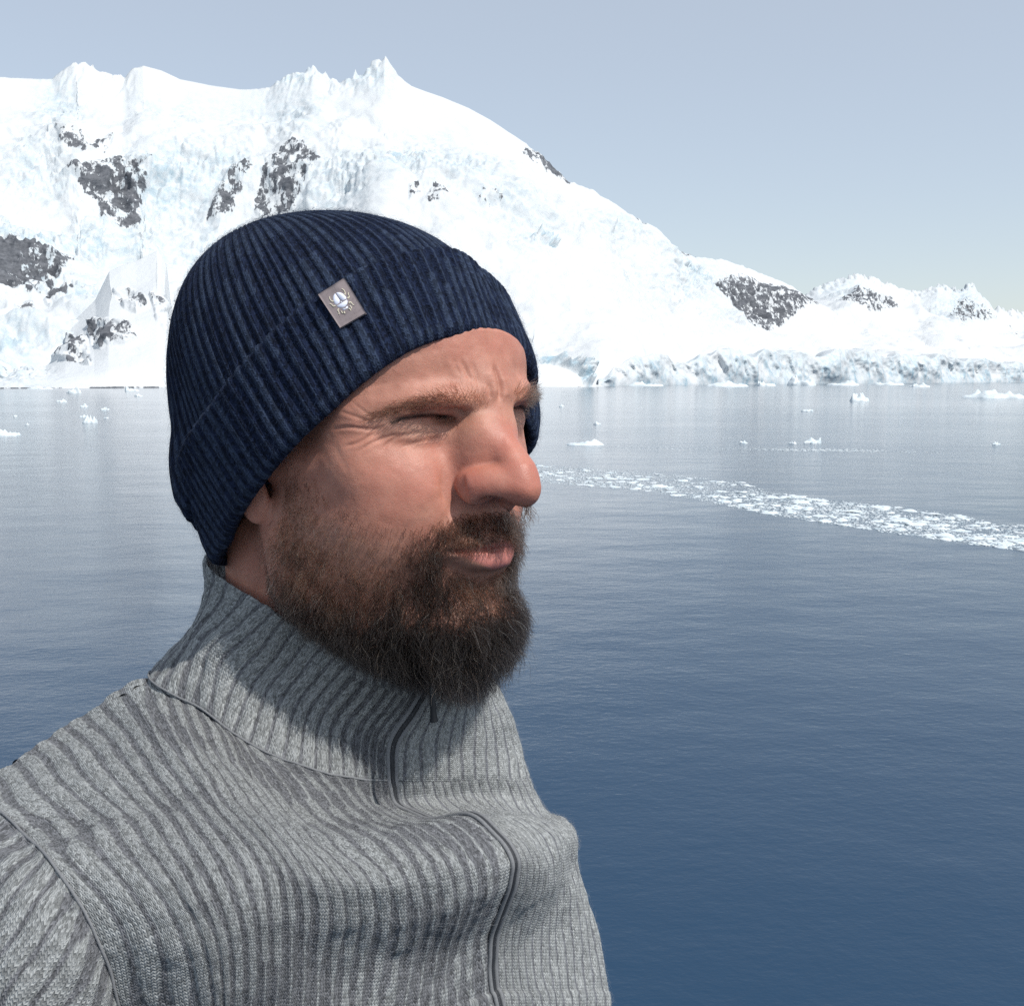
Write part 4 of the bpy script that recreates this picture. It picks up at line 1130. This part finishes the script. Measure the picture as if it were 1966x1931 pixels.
F5 = [(285, 1302, 61.5), (330, 1410, 54.0), (400, 1510, 49.5), (445, 1580, 46.8), (510, 1670, 44.6), (530, 1760, 44.2), (528, 1860, 44.8), (525, 1955, 45.4), (525, 2060, 45.6), (525, 2950, 49)]
F6 = [(170, 1368, 61.5), (230, 1440, 54.5), (300, 1530, 49.5), (345, 1590, 46.8), (405, 1680, 44.2), (440, 1770, 43.6), (450, 1870, 44), (452, 1965, 44.6), (455, 2070, 45), (455, 2950, 49)]
F7 = [(60, 1440, 59), (120, 1495, 53.5), (190, 1560, 49), (235, 1615, 46.5), (300, 1700, 44.2), (350, 1790, 43.6), (385, 1885, 44), (400, 1975, 44.6), (405, 2080, 45), (400, 2950, 50)]
F8 = [(-60, 1520, 56), (-10, 1560, 51.5), (50, 1610, 48), (90, 1655, 46), (150, 1740, 44.4), (195, 1830, 44.2), (225, 1920, 44.8), (240, 2000, 45.5), (250, 2100, 46), (260, 2900, 53)]
L1_ = [(850, 1500, 59.5), (860, 1535, 59.7), (900, 1560, 58.1), (965, 1572, 56), (1030, 1622, 54.8), (1045, 1690, 55), (1015, 1790, 56.5), (1015, 1890, 56.8), (1025, 2000, 57), (1025, 2700, 58)]
L2_ = [(940, 1495, 62.4), (955, 1530, 62.8), (985, 1560, 61.5), (1035, 1575, 60.5), (1080, 1610, 60), (1085, 1680, 60.5), (1082, 1790, 61), (1088, 1890, 61), (1095, 2000, 61), (1095, 2700, 62)]
L3_ = [(1011, 1497, 67), (1030, 1533, 67.5), (1055, 1566, 67), (1085, 1575, 66), (1107, 1605, 66), (1108, 1672, 67), (1147, 1797, 66.5), (1163, 1890, 66), (1172, 2000, 66), (1180, 2700, 67)]
L4_ = [(985, 1470, 74), (1000, 1500, 75), (1020, 1540, 75), (1040, 1560, 74.5), (1055, 1600, 74.5), (1060, 1680, 75), (1090, 1800, 75), (1110, 1900, 75), (1120, 2000, 75), (1130, 2600, 76)]
C_TOP = [(822, 1318, 59.0), (770, 1292, 57.6), (690, 1262, 57.0), (600, 1225, 57.9), (500, 1163, 58.2), (397, 1090, 63.0), (430, 1050, 70), (560, 1075, 74), (760, 1190, 72.5), (925, 1285, 70), (945, 1312, 66), (925, 1330, 61.9), (880, 1338, 59.9)]
C_ONE = [(793, 1368, 58.3), (735, 1345, 58.3), (650, 1310, 57.4), (560, 1268, 57.9), (462, 1205, 58.8), (393, 1150, 64.2), (440, 1120, 71), (570, 1130, 75.5), (780, 1240, 74), (955, 1348, 71.5), (975, 1375, 67), (930, 1390, 62.3), (868, 1385, 59.6)]
C_TWO = [(757, 1425, 57.8), (690, 1410, 57.5), (600, 1380, 57.1), (505, 1325, 57.7), (410, 1260, 59.4), (362, 1218, 64.7), (420, 1190, 72), (570, 1190, 77), (800, 1280, 75.5), (972, 1408, 72.8), (995, 1440, 68), (935, 1440, 62.6), (855, 1440, 59.4)]
C_SEAM = [Z_[0], F1[0], F2[0], F3[0], F4[0], F5[0], (380, 1255, 73), (570, 1240, 79), (820, 1330, 78), L4_[0], L3_[0], L2_[0], L1_[0]]

def net_surface(cols, nu, nv, closed=False):
    """Smooth surface through a net given as columns of (px, py, cm); nu samples across the columns, nv along them."""
    A = np.array(cols, float)
    B = np.stack([spline(c, nv) for c in A], 0)
    return np.stack([spline(B[:, j], nu, closed) for j in range(nv)], 1)

def to_world(S):
    return sight(S[..., 0], S[..., 1], S[..., 2] * 0.01)

SW_MAT = knit_material('grey knit', (0.122, 0.126, 0.136), (0.272, 0.286, 0.288), 1.7, 6.0, 5.6, 5.0, 0.50, (0.22, 0.60), 0.95, 0.0007, 0.15, 2.3, .55)
SW_SUNLIT = knit_material('plain sunlit grey knit', (0.15, 0.155, 0.17), (0.31, 0.325, 0.325), 1.6, 6.0, 5.6, 7.0, 0.25, (0.60, 0.84), 0.8, 0.0006, 0.15, 2.3, .9)  # plainer ribs; paler greys paint in the sunlight on that side
sweater = own(bpy.data.objects.new('sweater', None)); COL.objects.link(sweater)
FZ_P, FZ_N = [], []

def knit_panel(name, cols, ribs, nu, nv, amp=0.0016, closed=False, u0=0.0, edge=None, puff=None, seed=1, mat=None):
    S = net_surface(cols, nu, nv, closed)
    if closed: S = np.concatenate([S, S[:1]], 0)
    P = to_world(S)
    N = grid_normals(P)
    view = CAM_POS - P
    if (np.sign((view * N).sum(-1)) * (np.abs((view * N).sum(-1)))).sum() < 0: N = -N
    if closed:
        a = N[0] + N[-1]; a /= np.linalg.norm(a, axis=-1, keepdims=True); N[0] = N[-1] = a
    u = np.linspace(0, ribs, P.shape[0])[:, None] + u0 + 0 * P[..., 0]
    v = vlen(P).mean(0)[None] + 0 * u
    wv = 0.10 * np.sin(v * 0.8 + u * .5) + 0.25 * fbm(np.stack([u * .25, v * .12, 0 * u + seed], -1), 1, 2)
    if closed: wv *= np.minimum(1, np.minimum(u - u0, ribs - (u - u0)) / 2.0)
    h = rib_profile(u + wv) * amp
    e = np.ones(P.shape[:2])
    if edge is not None: e = e * edge(np.linspace(0, 1, P.shape[0])[:, None], np.linspace(0, 1, P.shape[1])[None])
    h = h * e + 0.0016 * fbm(P, 22, 3, 2) + 0.0006 * fbm(P, 90, 2, 2)
    if puff is not None: h = h + puff(np.linspace(0, 1, P.shape[0])[:, None], np.linspace(0, 1, P.shape[1])[None])
    P = P + N * h[..., None]
    FZ_P.append(P[::2, ::2].reshape(-1, 3)); FZ_N.append(N[::2, ::2].reshape(-1, 3))
    o = mesh_obj(name, P.reshape(-1, 3), grid_faces(P.shape[0], P.shape[1]), mat or SW_MAT, sweater, uv=np.stack([u + wv, v], -1).reshape(-1, 2))
    return o, P, N

right_front, RF_P, RF_N = knit_panel('front_panel', [Z_, F1, F2, F3, F4, F5, F6, F7, F8], 25, 330, 420, 0.0007, u0=3, seed=3,
                                     edge=lambda a, b: np.minimum(1, a / .02) * np.minimum(1, (1 - a) / .012))
left_front, LF_P, LF_N = knit_panel('front_panel', [L4_, L3_, L2_, L1_, Z_], 20, 260, 360, 0.0008, u0=60, seed=4, mat=SW_SUNLIT, edge=lambda a, b: np.minimum(1, (1 - a) / .05))
cc = [[C_TOP[i], C_ONE[i], C_TWO[i], C_SEAM[i]] for i in range(13)]
def inside(c, k):
    """The turned-in top edge: continue down inside the collar."""
    t = np.array(c[0], float); ctr = np.array([640.0, 1200.0])
    return [tuple(t + np.append((ctr - t[:2]) * .06, 0) + np.array([0, 45, 0.2])), tuple(t + np.append((ctr - t[:2]) * .035, 0) + np.array([0, 4, 0]))]
cc = [inside(c, i) + c for i, c in enumerate(cc)]
collar, CO_P, CO_N = knit_panel('collar', cc, 48, 560, 190, 0.0010, closed=True, u0=120, seed=6, edge=lambda a, b: np.minimum(1, (1 - b) / .03) * np.interp(b, [0, .32, .40, .5, 1], [.2, .3, .7, 1, 1]))
B_ROWS = [[F8[0], F7[0], F6[0], F5[0], C_SEAM[6], C_SEAM[7], C_SEAM[8], L4_[0]],
          [(-80, 1600, 66), (40, 1490, 71), (150, 1425, 75), (265, 1365, 79), (370, 1340, 86), (560, 1330, 90), (820, 1400, 88), (980, 1520, 82)],
          [(-60, 1850, 70), (60, 1750, 77), (160, 1700, 82), (280, 1660, 86), (390, 1640, 91), (570, 1640, 94), (830, 1680, 92), (1010, 1700, 84)],
          [(0, 2700, 72), (100, 2650, 79), (200, 2600, 84), (300, 2560, 88), (410, 2500, 92), (580, 2480, 95), (850, 2500, 93), (1060, 2500, 84)]]
back_panel, BK_P, BK_N = knit_panel('back_panel', [[r[i] for r in B_ROWS] for i in range(8)], 30, 240, 160, 0.0014, u0=200, seed=8)
S_ROWS = [[(-60, 1520, 56), (-170, 1590, 54), (-330, 1740, 52), (-560, 2050, 50)], [(-8, 1558, 51.4), (-90, 1640, 49.5), (-220, 1790, 48), (-420, 2100, 46)], [(52, 1608, 47.9), (-15, 1690, 46.3), (-110, 1830, 45), (-280, 2150, 43)],
          [(92, 1653, 45.9), (30, 1750, 44.4), (-50, 1880, 43.4), (-180, 2200, 41.6)], [(152, 1738, 44.3), (95, 1835, 43.3), (25, 1960, 42.4), (-80, 2260, 41)], [(197, 1828, 44.1), (152, 1925, 43.5), (95, 2040, 42.8), (20, 2310, 41.6)],
          [(227, 1918, 44.7), (197, 2005, 44.5), (160, 2110, 43.9), (100, 2360, 43)], [(252, 2098, 45.9), (236, 2165, 46.6), (216, 2240, 46.8), (170, 2410, 47)], [(150, 2150, 56), (130, 2220, 56), (100, 2290, 55), (60, 2450, 54)]]
sleeve, SL_P, SL_N = knit_panel('sleeve', S_ROWS, 17, 240, 220, 0.0008, u0=300, seed=9, puff=lambda a, b: 0.004 * np.sin(np.pi * np.clip(b * 3.2, 0, 1) * .5) * sstep(0, .15, b) - .001)

collar.data.materials.append(SW_SUNLIT)      # beyond the zip: plainer knit, its sunlit brightness put into the greys
_pi = np.repeat(np.arange(CO_P.shape[0] - 1), CO_P.shape[1] - 1)
collar.data.polygons.foreach_set('material_index', (_pi > (CO_P.shape[0] - 1) * 8.5 / 13).astype(np.int32))

def tube(path, rad, n=8, squash=None, normals=None):
    """A round cord along points; squash flattens it along the given normals."""
    P = np.asarray(path, float); T = np.gradient(P, axis=0); T /= np.linalg.norm(T, axis=1, keepdims=True)
    if normals is None:
        normals = np.tile(np.array([0.3, -1, .2]), (len(P), 1))
    B = np.cross(T, normals); B /= np.linalg.norm(B, axis=1, keepdims=True); Nn = np.cross(B, T)
    a = np.linspace(0, 2 * np.pi, n, endpoint=False)
    rad = np.broadcast_to(np.asarray(rad, float), (len(P),))
    s = 1.0 if squash is None else squash
    V = P[:, None] + rad[:, None, None] * (np.cos(a)[None, :, None] * B[:, None] + s * np.sin(a)[None, :, None] * Nn[:, None])
    F = []
    m = len(P)
    i, j = np.meshgrid(np.arange(m - 1), np.arange(n), indexing='ij')
    F = np.stack([i * n + j, i * n + (j + 1) % n, (i + 1) * n + (j + 1) % n, (i + 1) * n + j], -1).reshape(-1, 4)
    V = V.reshape(-1, 3)
    caps = np.array([[m * n, (k + 1) % n, k] for k in range(n)] + [[m * n + 1, (m - 1) * n + k, (m - 1) * n + (k + 1) % n] for k in range(n)])
    return np.concatenate([V, P[:1], P[-1:]]), F, caps

# zip: two raised edges with a dark tape between them
zip_path = np.concatenate([CO_P[0, 75::2], RF_P[0, 3::2]])
kk_ = np.hanning(9); kk_ /= kk_.sum()
zip_path = np.stack([np.convolve(np.pad(zip_path[:, a], 4, 'edge'), kk_, 'valid') for a in range(3)], 1)
_zt = np.gradient(zip_path, axis=0); _zt /= np.linalg.norm(_zt, axis=1, keepdims=True)
_zn = np.concatenate([CO_N[0, 75::2], RF_N[0, 3::2]])
_zn = np.stack([np.convolve(np.pad(_zn[:, a], 12, 'edge'), np.hanning(25) / 12, 'valid') for a in range(3)], 1); _zn /= np.linalg.norm(_zn, axis=1, keepdims=True)
_zb = np.cross(_zt, _zn); _zb /= np.linalg.norm(_zb, axis=1, keepdims=True)
zm = NT('dark zip tape'); _zo = zm.n('TexCoord').outputs['Object']
zm.set(zm.bsdf.inputs['Base Color'], zm.mix(zm.noise(_zo, 900, 2), (0.012, 0.014, 0.018), (0.035, 0.038, 0.045))); zm.p(Roughness=0.7)
def sweep(off, lift, rad, mat, name, squash=1.0):
    V, F, C = tube(zip_path + _zb * off + _zn * lift, rad, 8, squash, _zn)
    return mesh_obj(name, V, [F, C], mat, sweater)
sweep(0.0, 0.0009, 0.0014, zm.mat, 'zip_tape', 0.6)
zk = NT('grey piping'); zk.set(zk.bsdf.inputs['Base Color'], zk.mix(zk.noise(zk.n('TexCoord').outputs['Object'], 1200, 3, .7), (0.10, 0.105, 0.115), (0.26, 0.27, 0.28))); zk.p(Roughness=0.9)
for s in (-1, 1):
    sweep(s * 0.0024, 0.0010, 0.0012, zk.mat, 'zip_edge', 0.9)
# raised joins of collar and sleeve
def seam_cord(path, nrm, rad, name):
    V, F, C = tube(path + nrm * 0.0006, rad, 8, 0.8, nrm)
    return mesh_obj(name, V, [F, C], zk.mat, sweater)
def arm_ring(cx, cy, d, rx, tilt=0.0):
    a = np.radians(np.arange(0, 360, 45))
    return [(cx + rx * math.cos(t), cy + tilt * math.cos(t), d + rx / FPX * d * 1.05 * math.sin(t)) for t in a]
_rings = [arm_ring(880, 1470, 79, 60, 20), arm_ring(905, 1500, 80, 140, 60), arm_ring(930, 1640, 81.5, 165, 40), arm_ring(955, 1850, 82.5, 168, 10), arm_ring(985, 2250, 83, 160), arm_ring(1000, 2750, 82, 150)]
far_sleeve, FS_P, FS_N = knit_panel('sleeve', [[r[i] for r in _rings] for i in range(8)], 30, 200, 140, 0.0011, closed=True, u0=400, seed=12)
_sp = CO_P[:, -2]; _sn = CO_N[:, -2]
_half = _sp[:int(len(_sp) * 5.2 / 13)]; seam_cord(_half, _sn[:len(_half)], 0.0006, 'collar_seam')
seam_cord(RF_P[-3, 6:330], RF_N[-3, 6:330], 0.0007, 'armhole_seam')
# zip pull hanging free below the beard
pull_m = NT('slate zip pull'); pull_m.p(Base_Color=(0.006, 0.008, 0.011), Roughness=0.7); pull_m.bsdf.inputs['Specular IOR Level'].default_value = 0.15
_pp = np.array([sight(829, 1318, .535), sight(831, 1345, .533), sight(832, 1366, .5325), sight(833, 1380, .532), sight(833.5, 1386, .532)])
V, F, C = tube(spline(_pp, 20), np.interp(np.linspace(0, 1, 20), [0, .3, .75, .93, .96, 1], [.0013, .0014, .0019, .0024, .0020, .0009]), 10, 0.8)
mesh_obj('zip_pull', V, [F, C], pull_m.mat, sweater)
FIB_GREY = fibre_material('grey fibre', (0.30, 0.31, 0.33))
fz = fuzz('wool_fuzz', np.concatenate(FZ_P[:3] + FZ_P[4:]), np.concatenate(FZ_N[:3] + FZ_N[4:]), 40000, 0.0034, 0.000025, FIB_GREY, sweater, 0.9, 5); fz['kind'] = 'stuff'
# ---------------------------------------------------------------- beard, brows, lashes
def hair_material(name):
    m = NT(name)
    m.t.nodes.remove(m.bsdf)
    h = m.n('BsdfHairPrincipled')
    h.model = 'CHIANG'; h.parametrization = 'COLOR'
    tone = m.attr('tone').outputs['Fac']
    m.set(h.inputs['Color'], m.ramp(tone, [(0.0, (0.004, 0.003, 0.003)), (0.30, (0.013, 0.008, 0.006)), (0.55, (0.055, 0.029, 0.019)), (0.75, (0.15, 0.080, 0.046)), (0.9, (0.36, 0.23, 0.15)), (1.0, (0.62, 0.52, 0.42))]))
    h.inputs['IOR'].default_value = 1.34; h.inputs['Roughness'].default_value = 0.45; h.inputs['Radial Roughness'].default_value = 0.5
    h.inputs['Coat'].default_value = 0.0
    m.t.links.new(h.outputs[0], m.out.inputs['Surface'])
    return m.mat
HAIR = hair_material('hair')

FC = HV[HQ].mean(1); FN = np.cross(HV[HQ[:, 2]] - HV[HQ[:, 0]], HV[HQ[:, 3]] - HV[HQ[:, 1]]) * .5
FA = np.linalg.norm(FN, axis=1); FN = FN / np.maximum(FA, 1e-9)[:, None]
FPX_ = near_px[HQ].mean(1); F0 = HV0[HQ].mean(1)
SIDE = np.where(F0[:, 1] >= 0, 1.0, -1.0)

def idw(px, table, power=2.5):
    """Values known at photo pixels, blended by distance."""
    T = np.array([t[:2] for t in table], float); V = np.array([np.atleast_1d(t[2]) if np.isscalar(t[2]) else t[2] for t in table], float)
    d = np.linalg.norm(px[:, None] - T[None], axis=-1) + 8
    w = d ** -power; w /= w.sum(1, keepdims=True)
    return (w @ V)

def grow(sel, dens, g):
    """Pick roots on faces with dens roots per square cm; returns face ids and points."""
    lam = FA[sel] * dens
    n = g.poisson(lam)
    ids = np.repeat(sel, n)
    q = HV[HQ[ids]]
    a, b = g.random(len(ids))[:, None], g.random(len(ids))[:, None]
    p = (1 - a) * ((1 - b) * q[:, 0] + b * q[:, 1]) + a * ((1 - b) * q[:, 3] + b * q[:, 2])
    return ids, p

def strands(p, n, d, L, g, k=8, lift=.5, curl=.16, clump=.35, droop=.35, freq=1.0):
    """Curved strands in head cm from roots p, surface normals n, growth directions d, lengths L."""
    m = len(p)
    cl = np.stack([fbm(p, 1.35, 2, 31 + a) for a in range(3)], 1) * clump
    d = d + cl + g.normal(size=(m, 3)) * .14
    d /= np.linalg.norm(d, axis=1, keepdims=True)
    ph = g.random((m, 2)) * 6.283; am = curl * (0.4 + g.random(m) * 1.2)
    e1 = np.cross(d, g.normal(size=(m, 3))); e1 /= np.linalg.norm(e1, axis=1, keepdims=True); e2 = np.cross(d, e1)
    pts = np.empty((m, k, 3)); cur = p - n * 0.04; pts[:, 0] = cur
    step = (L / (k - 1))[:, None]
    for i in range(1, k):
        t = i / (k - 1)
        v = n * lift * (1 - t) ** 1.6 + d * (0.35 + .65 * t) + np.array([0, 0, -1.0]) * droop * t
        v = v + (e1 * np.sin(ph[:, :1] + t * 5 * freq) + e2 * np.cos(ph[:, 1:] + t * 4.2 * freq)) * am[:, None] * 2
        v /= np.linalg.norm(v, axis=1, keepdims=True)
        cur = cur + v * step
        pts[:, i] = cur
    return pts

hg = np.random.default_rng(21)
DENSE = [(508, 1000), (538, 965), (566, 985), (596, 1045), (632, 1092), (690, 1128), (750, 1150), (800, 1135), (826, 1095), (838, 1045), (856, 1008), (884, 986), (905, 985), (950, 983), (990, 976), (1080, 964),
         (1080, 1420), (700, 1420), (640, 1262), (572, 1200), (530, 1150), (512, 1080)]
BARE = [(845, 1066), (870, 1056), (930, 1050), (960, 1042), (990, 1033), (1045, 1038), (1045, 1090), (985, 1100), (950, 1106), (905, 1100), (866, 1086)]
FAINT = [(528, 905), (556, 880), (590, 890), (650, 950), (720, 985), (800, 1005), (850, 990), (885, 980), (950, 978), (1000, 968), (1080, 962), (1080, 1420), (560, 1420), (504, 1120), (500, 1010), (520, 960)]
cand = np.where((F0[:, 0] > -3.5) & (F0[:, 2] < 1.5) & (F0[:, 2] > -15.5) & (FPX_[:, 1] > 860) & ~((F0[:, 0] < 1.0) & (np.abs(F0[:, 1]) > 6.9) & (F0[:, 2] > -4.6)))[0]
px = FPX_[cand]
dd, _ = seg_dist(px, DENSE + [DENSE[0]]); ins = in_poly(px, DENSE)
dl, _ = seg_dist(px, BARE + [BARE[0]]); inb = in_poly(px, BARE)
df, _ = seg_dist(px, FAINT + [FAINT[0]]); inf = in_poly(px, FAINT)
neck = F0[cand, 2] < -12.6
dens = np.where(ins, 125 + 45 * np.clip(dd / 45, 0, 1), 105 * np.exp(-dd / 35) + 55 * np.exp(-dd / 130)) * np.where(inf, np.clip(df / 22, 0, 1), 0)
MOUST = [(846, 1015), (880, 988), (905, 984), (950, 982), (990, 974), (1060, 962), (1060, 1036), (985, 1036), (930, 1052), (852, 1066), (845, 1110), (815, 1110), (826, 1060)]
dens = np.where(in_poly(px, MOUST), 210, dens)
dens = dens * np.where(inb, 0, np.clip(dl / 9, 0.15, 1))
soul = np.exp(-((px[:, 0] - 900) / 45) ** 2 - ((px[:, 1] - 1112) / 15) ** 2)
dens = dens * (1 - .3 * soul) * (.12 + .88 * sstep(502, 556, px[:, 0] + 14 * fbm(FC[cand], 1.1, 2, 14))) * (.78 + .22 * sstep(-.5, .3, fbm(FC[cand], 1.6, 2, 9))) * np.where(neck, .5, 1)
ids, roots = grow(cand, dens, hg)
rp = FPX_[ids]; rn = FN[ids]; sd = SIDE[ids]
LEN = idw(rp, [(540, 930, .75), (535, 1000, .9), (545, 1090, 1.1), (560, 1150, 1.5), (620, 1110, .9), (625, 1170, 1.6), (680, 1220, 2.2), (690, 1130, .9), (760, 1180, 1.7), (770, 1250, 3.0), (860, 1240, 3.7), (930, 1290, 4.0), (990, 1210, 2.6), (1010, 1150, 2.0),
                       (945, 1122, 1.3), (880, 1125, 1.2), (850, 1150, 1.9), (838, 1075, 1.3), (850, 1030, 1.0), (900, 1000, 1.2), (945, 990, 1.1), (990, 990, 1.15), (1020, 1000, 1.1), (700, 1060, .55), (640, 1000, .45), (760, 1010, .3), (600, 940, .5)])[:, 0]
LEN = LEN * (0.62 + 0.5 * hg.random(len(LEN)))
DIRT = idw(rp, [(540, 930, (-.05, .15, -1)), (540, 1060, (-.25, .3, -1)), (560, 1150, (-.2, .35, -1)), (650, 1080, (.05, .25, -1)), (650, 1180, (.1, .25, -1)), (740, 1160, (.2, .15, -1)), (740, 1240, (.25, .1, -1)), (860, 1180, (.2, .1, -1)), (850, 1260, (.2, .05, -1)),
                        (930, 1280, (.12, 0, -1)), (985, 1200, (.12, 0, -1)), (945, 1125, (.3, 0, -1)), (885, 1125, (.35, .12, -1)), (840, 1090, (.1, .22, -1)), (845, 1040, (.12, .35, -1)), (895, 1005, (.2, .42, -1)), (945, 995, (.3, .22, -1)), (990, 995, (.35, .1, -1)), (700, 1020, (.1, .3, -1))])
DIRT[:, 1] *= sd
LIFT = idw(rp, [(540, 950, .35), (560, 1150, .6), (680, 1200, .6), (860, 1250, .6), (985, 1200, .6), (945, 1125, .7), (900, 1000, .75), (990, 1000, .85), (700, 1050, .3), (640, 1000, .25)])[:, 0][:, None]
bp = strands(roots, rn, DIRT, LEN, hg, 9, LIFT, .30, .55, .26, 1.25)
# trimmed to the beard's outline
OUT = [(1036, 850), (1036, 985), (1031, 1050), (1026, 1120), (1021, 1180), (1006, 1235), (984, 1284), (952, 1328), (918, 1352), (880, 1350), (840, 1338), (790, 1322), (735, 1300), (690, 1282), (640, 1252), (590, 1222), (550, 1182), (518, 1140), (498, 1080), (485, 1000), (485, 850)]
bq = project(head_to_world(bp)); od = seg_dist(bq, OUT + [OUT[0]])[0]; od = np.where(in_poly(bq, OUT), -od, od)
slack = np.abs(hg.normal(size=len(bp))) * 11 - 9
over = od > slack[:, None]; over[:, :2] = False
first = np.where(over.any(1), over.argmax(1), bp.shape[1] - 1)
sc = (first / (bp.shape[1] - 1.0))[:, None] * np.linspace(0, 1, bp.shape[1])[None] * (bp.shape[1] - 1)
i0 = np.minimum(sc.astype(int), bp.shape[1] - 2); fr_ = (sc - i0)[..., None]; ar = np.arange(len(bp))[:, None]
bp = bp[ar, i0] * (1 - fr_) + bp[ar, i0 + 1] * fr_
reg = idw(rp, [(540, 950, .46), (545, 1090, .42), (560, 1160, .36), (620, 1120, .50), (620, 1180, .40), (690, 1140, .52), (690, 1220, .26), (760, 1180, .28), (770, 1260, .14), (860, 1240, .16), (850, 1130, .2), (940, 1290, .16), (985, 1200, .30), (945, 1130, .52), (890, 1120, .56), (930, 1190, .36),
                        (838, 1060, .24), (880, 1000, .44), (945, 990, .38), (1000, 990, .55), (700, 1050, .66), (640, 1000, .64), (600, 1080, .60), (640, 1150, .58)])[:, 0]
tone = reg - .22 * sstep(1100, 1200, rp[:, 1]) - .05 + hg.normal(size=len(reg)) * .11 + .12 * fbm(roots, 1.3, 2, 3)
odd = hg.random(len(reg)); tone = np.where(odd > .93, .70 + .25 * hg.random(len(reg)), tone); tone = np.where((odd < .01), .97, tone)
rad = np.where(hg.random(len(reg)) < .6, 0.000062, 0.000105) * np.clip(.7 + LEN * .2, .6, 1.05)
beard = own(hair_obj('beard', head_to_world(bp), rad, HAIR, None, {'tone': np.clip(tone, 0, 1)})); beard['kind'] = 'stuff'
print('beard strands', len(roots))

# flyaways at the outline
fl = hg.choice(len(roots), 700)
fd = DIRT[fl] + rn[fl] * .5 + hg.normal(size=(700, 3)) * .35
fp = strands(roots[fl], rn[fl], fd, LEN[fl] * 1.3, hg, 9, .9, .45, .1, .1, 1.3)
fly = own(hair_obj('stray_hair', head_to_world(fp), np.full(700, .00004), HAIR, None, {'tone': np.clip(tone[fl] + .12, 0, 1)})); fly['kind'] = 'stuff'

# brows: from the nose outwards; the far one mirrored on the other side of the face
BROW = spline([(924, 773), (902, 769), (878, 765), (848, 767), (806, 774), (768, 782), (736, 790), (706, 800)], 40)
bc = np.where((F0[:, 0] > 4.5) & (FPX_[:, 1] > 715) & (FPX_[:, 1] < 830))[0]
bd, bt = seg_dist(FPX_[bc], BROW)
for side, nm in ((1, 'eyebrow'), (-1, 'eyebrow')):
    s = SIDE[bc] == side
    wdt = np.interp(bt[s], [0, .15, .5, .85, 1], [13, 15, 12.5, 10, 6])
    den = 165 * np.exp(-(bd[s] / wdt) ** 4) * np.interp(bt[s], [0, .1, .3, .8, 1], [.25, .6, 1, .8, .3])
    i2, r2 = grow(bc[s], den, hg)
    t2 = seg_dist(FPX_[i2], BROW)[1]
    d2 = np.stack([np.interp(t2, [0, .2, .6, 1], [.55, .25, -.25, -.5]), np.interp(t2, [0, .2, .5, 1], [.15, .8, 1, 1]) * side, np.interp(t2, [0, .15, .35, .6, 1], [1.0, .55, .12, -.12, -.35])], 1)
    L2 = (.75 + .4 * hg.random(len(i2))) * np.interp(t2, [0, .2, .8, 1], [.75, 1.0, .9, .6])
    sp = strands(r2, FN[i2], d2, L2, hg, 6, .45, .14, .22, .08)
    tn = np.interp(t2, [0, .3, 1], [.58, .50, .46]) + hg.normal(size=len(i2)) * .13 + np.where(hg.random(len(i2)) > .8, .28, 0)
    e = own(hair_obj(nm, head_to_world(sp), np.full(len(i2), .000075), HAIR, None, {'tone': np.clip(tn, 0, 1)})); e['kind'] = 'stuff'
# lashes along both lids' line
LASH = spline([(752, 812), (780, 803), (808, 798), (832, 797), (855, 802)], 30)
ld, lt = seg_dist(FPX_[bc], LASH)
for side in (1, -1):
    s = (SIDE[bc] == side)
    i3, r3 = grow(bc[s], 170 * np.exp(-(ld[s] / 3.5) ** 2), hg)
    t3 = seg_dist(FPX_[i3], LASH)[1]
    d3 = np.stack([np.full(len(i3), .8), np.interp(t3, [0, 1], [.9, .1]) * side, np.full(len(i3), -.55)], 1)
    sp = strands(r3, FN[i3], d3, .2 + .2 * hg.random(len(i3)), hg, 5, .3, .05, .1, -.25)
    e = own(hair_obj('eyelashes', head_to_world(sp), np.full(len(i3), .00004), HAIR, None, {'tone': np.full(len(i3), .0)})); e['kind'] = 'stuff'
# pale down on cheeks, nose and forehead
vc = np.where((F0[:, 0] > 4) & (F0[:, 2] > -7) & (FPX_[:, 0] < 980) & (FPX_[:, 1] < 1010) & (SIDE > 0) & (FPX_[:, 1] > 640))[0]
i4, r4 = grow(vc, np.full(len(vc), 22.0), hg)
sp = strands(r4, FN[i4], np.tile(np.array([-.2, .4, -.8]), (len(i4), 1)), .22 + .2 * hg.random(len(i4)), hg, 4, .3, .1, .3, .1)
e = own(hair_obj('facial_down', head_to_world(sp), np.full(len(i4), .000016), HAIR, None, {'tone': np.full(len(i4), .93)})); e['kind'] = 'stuff'
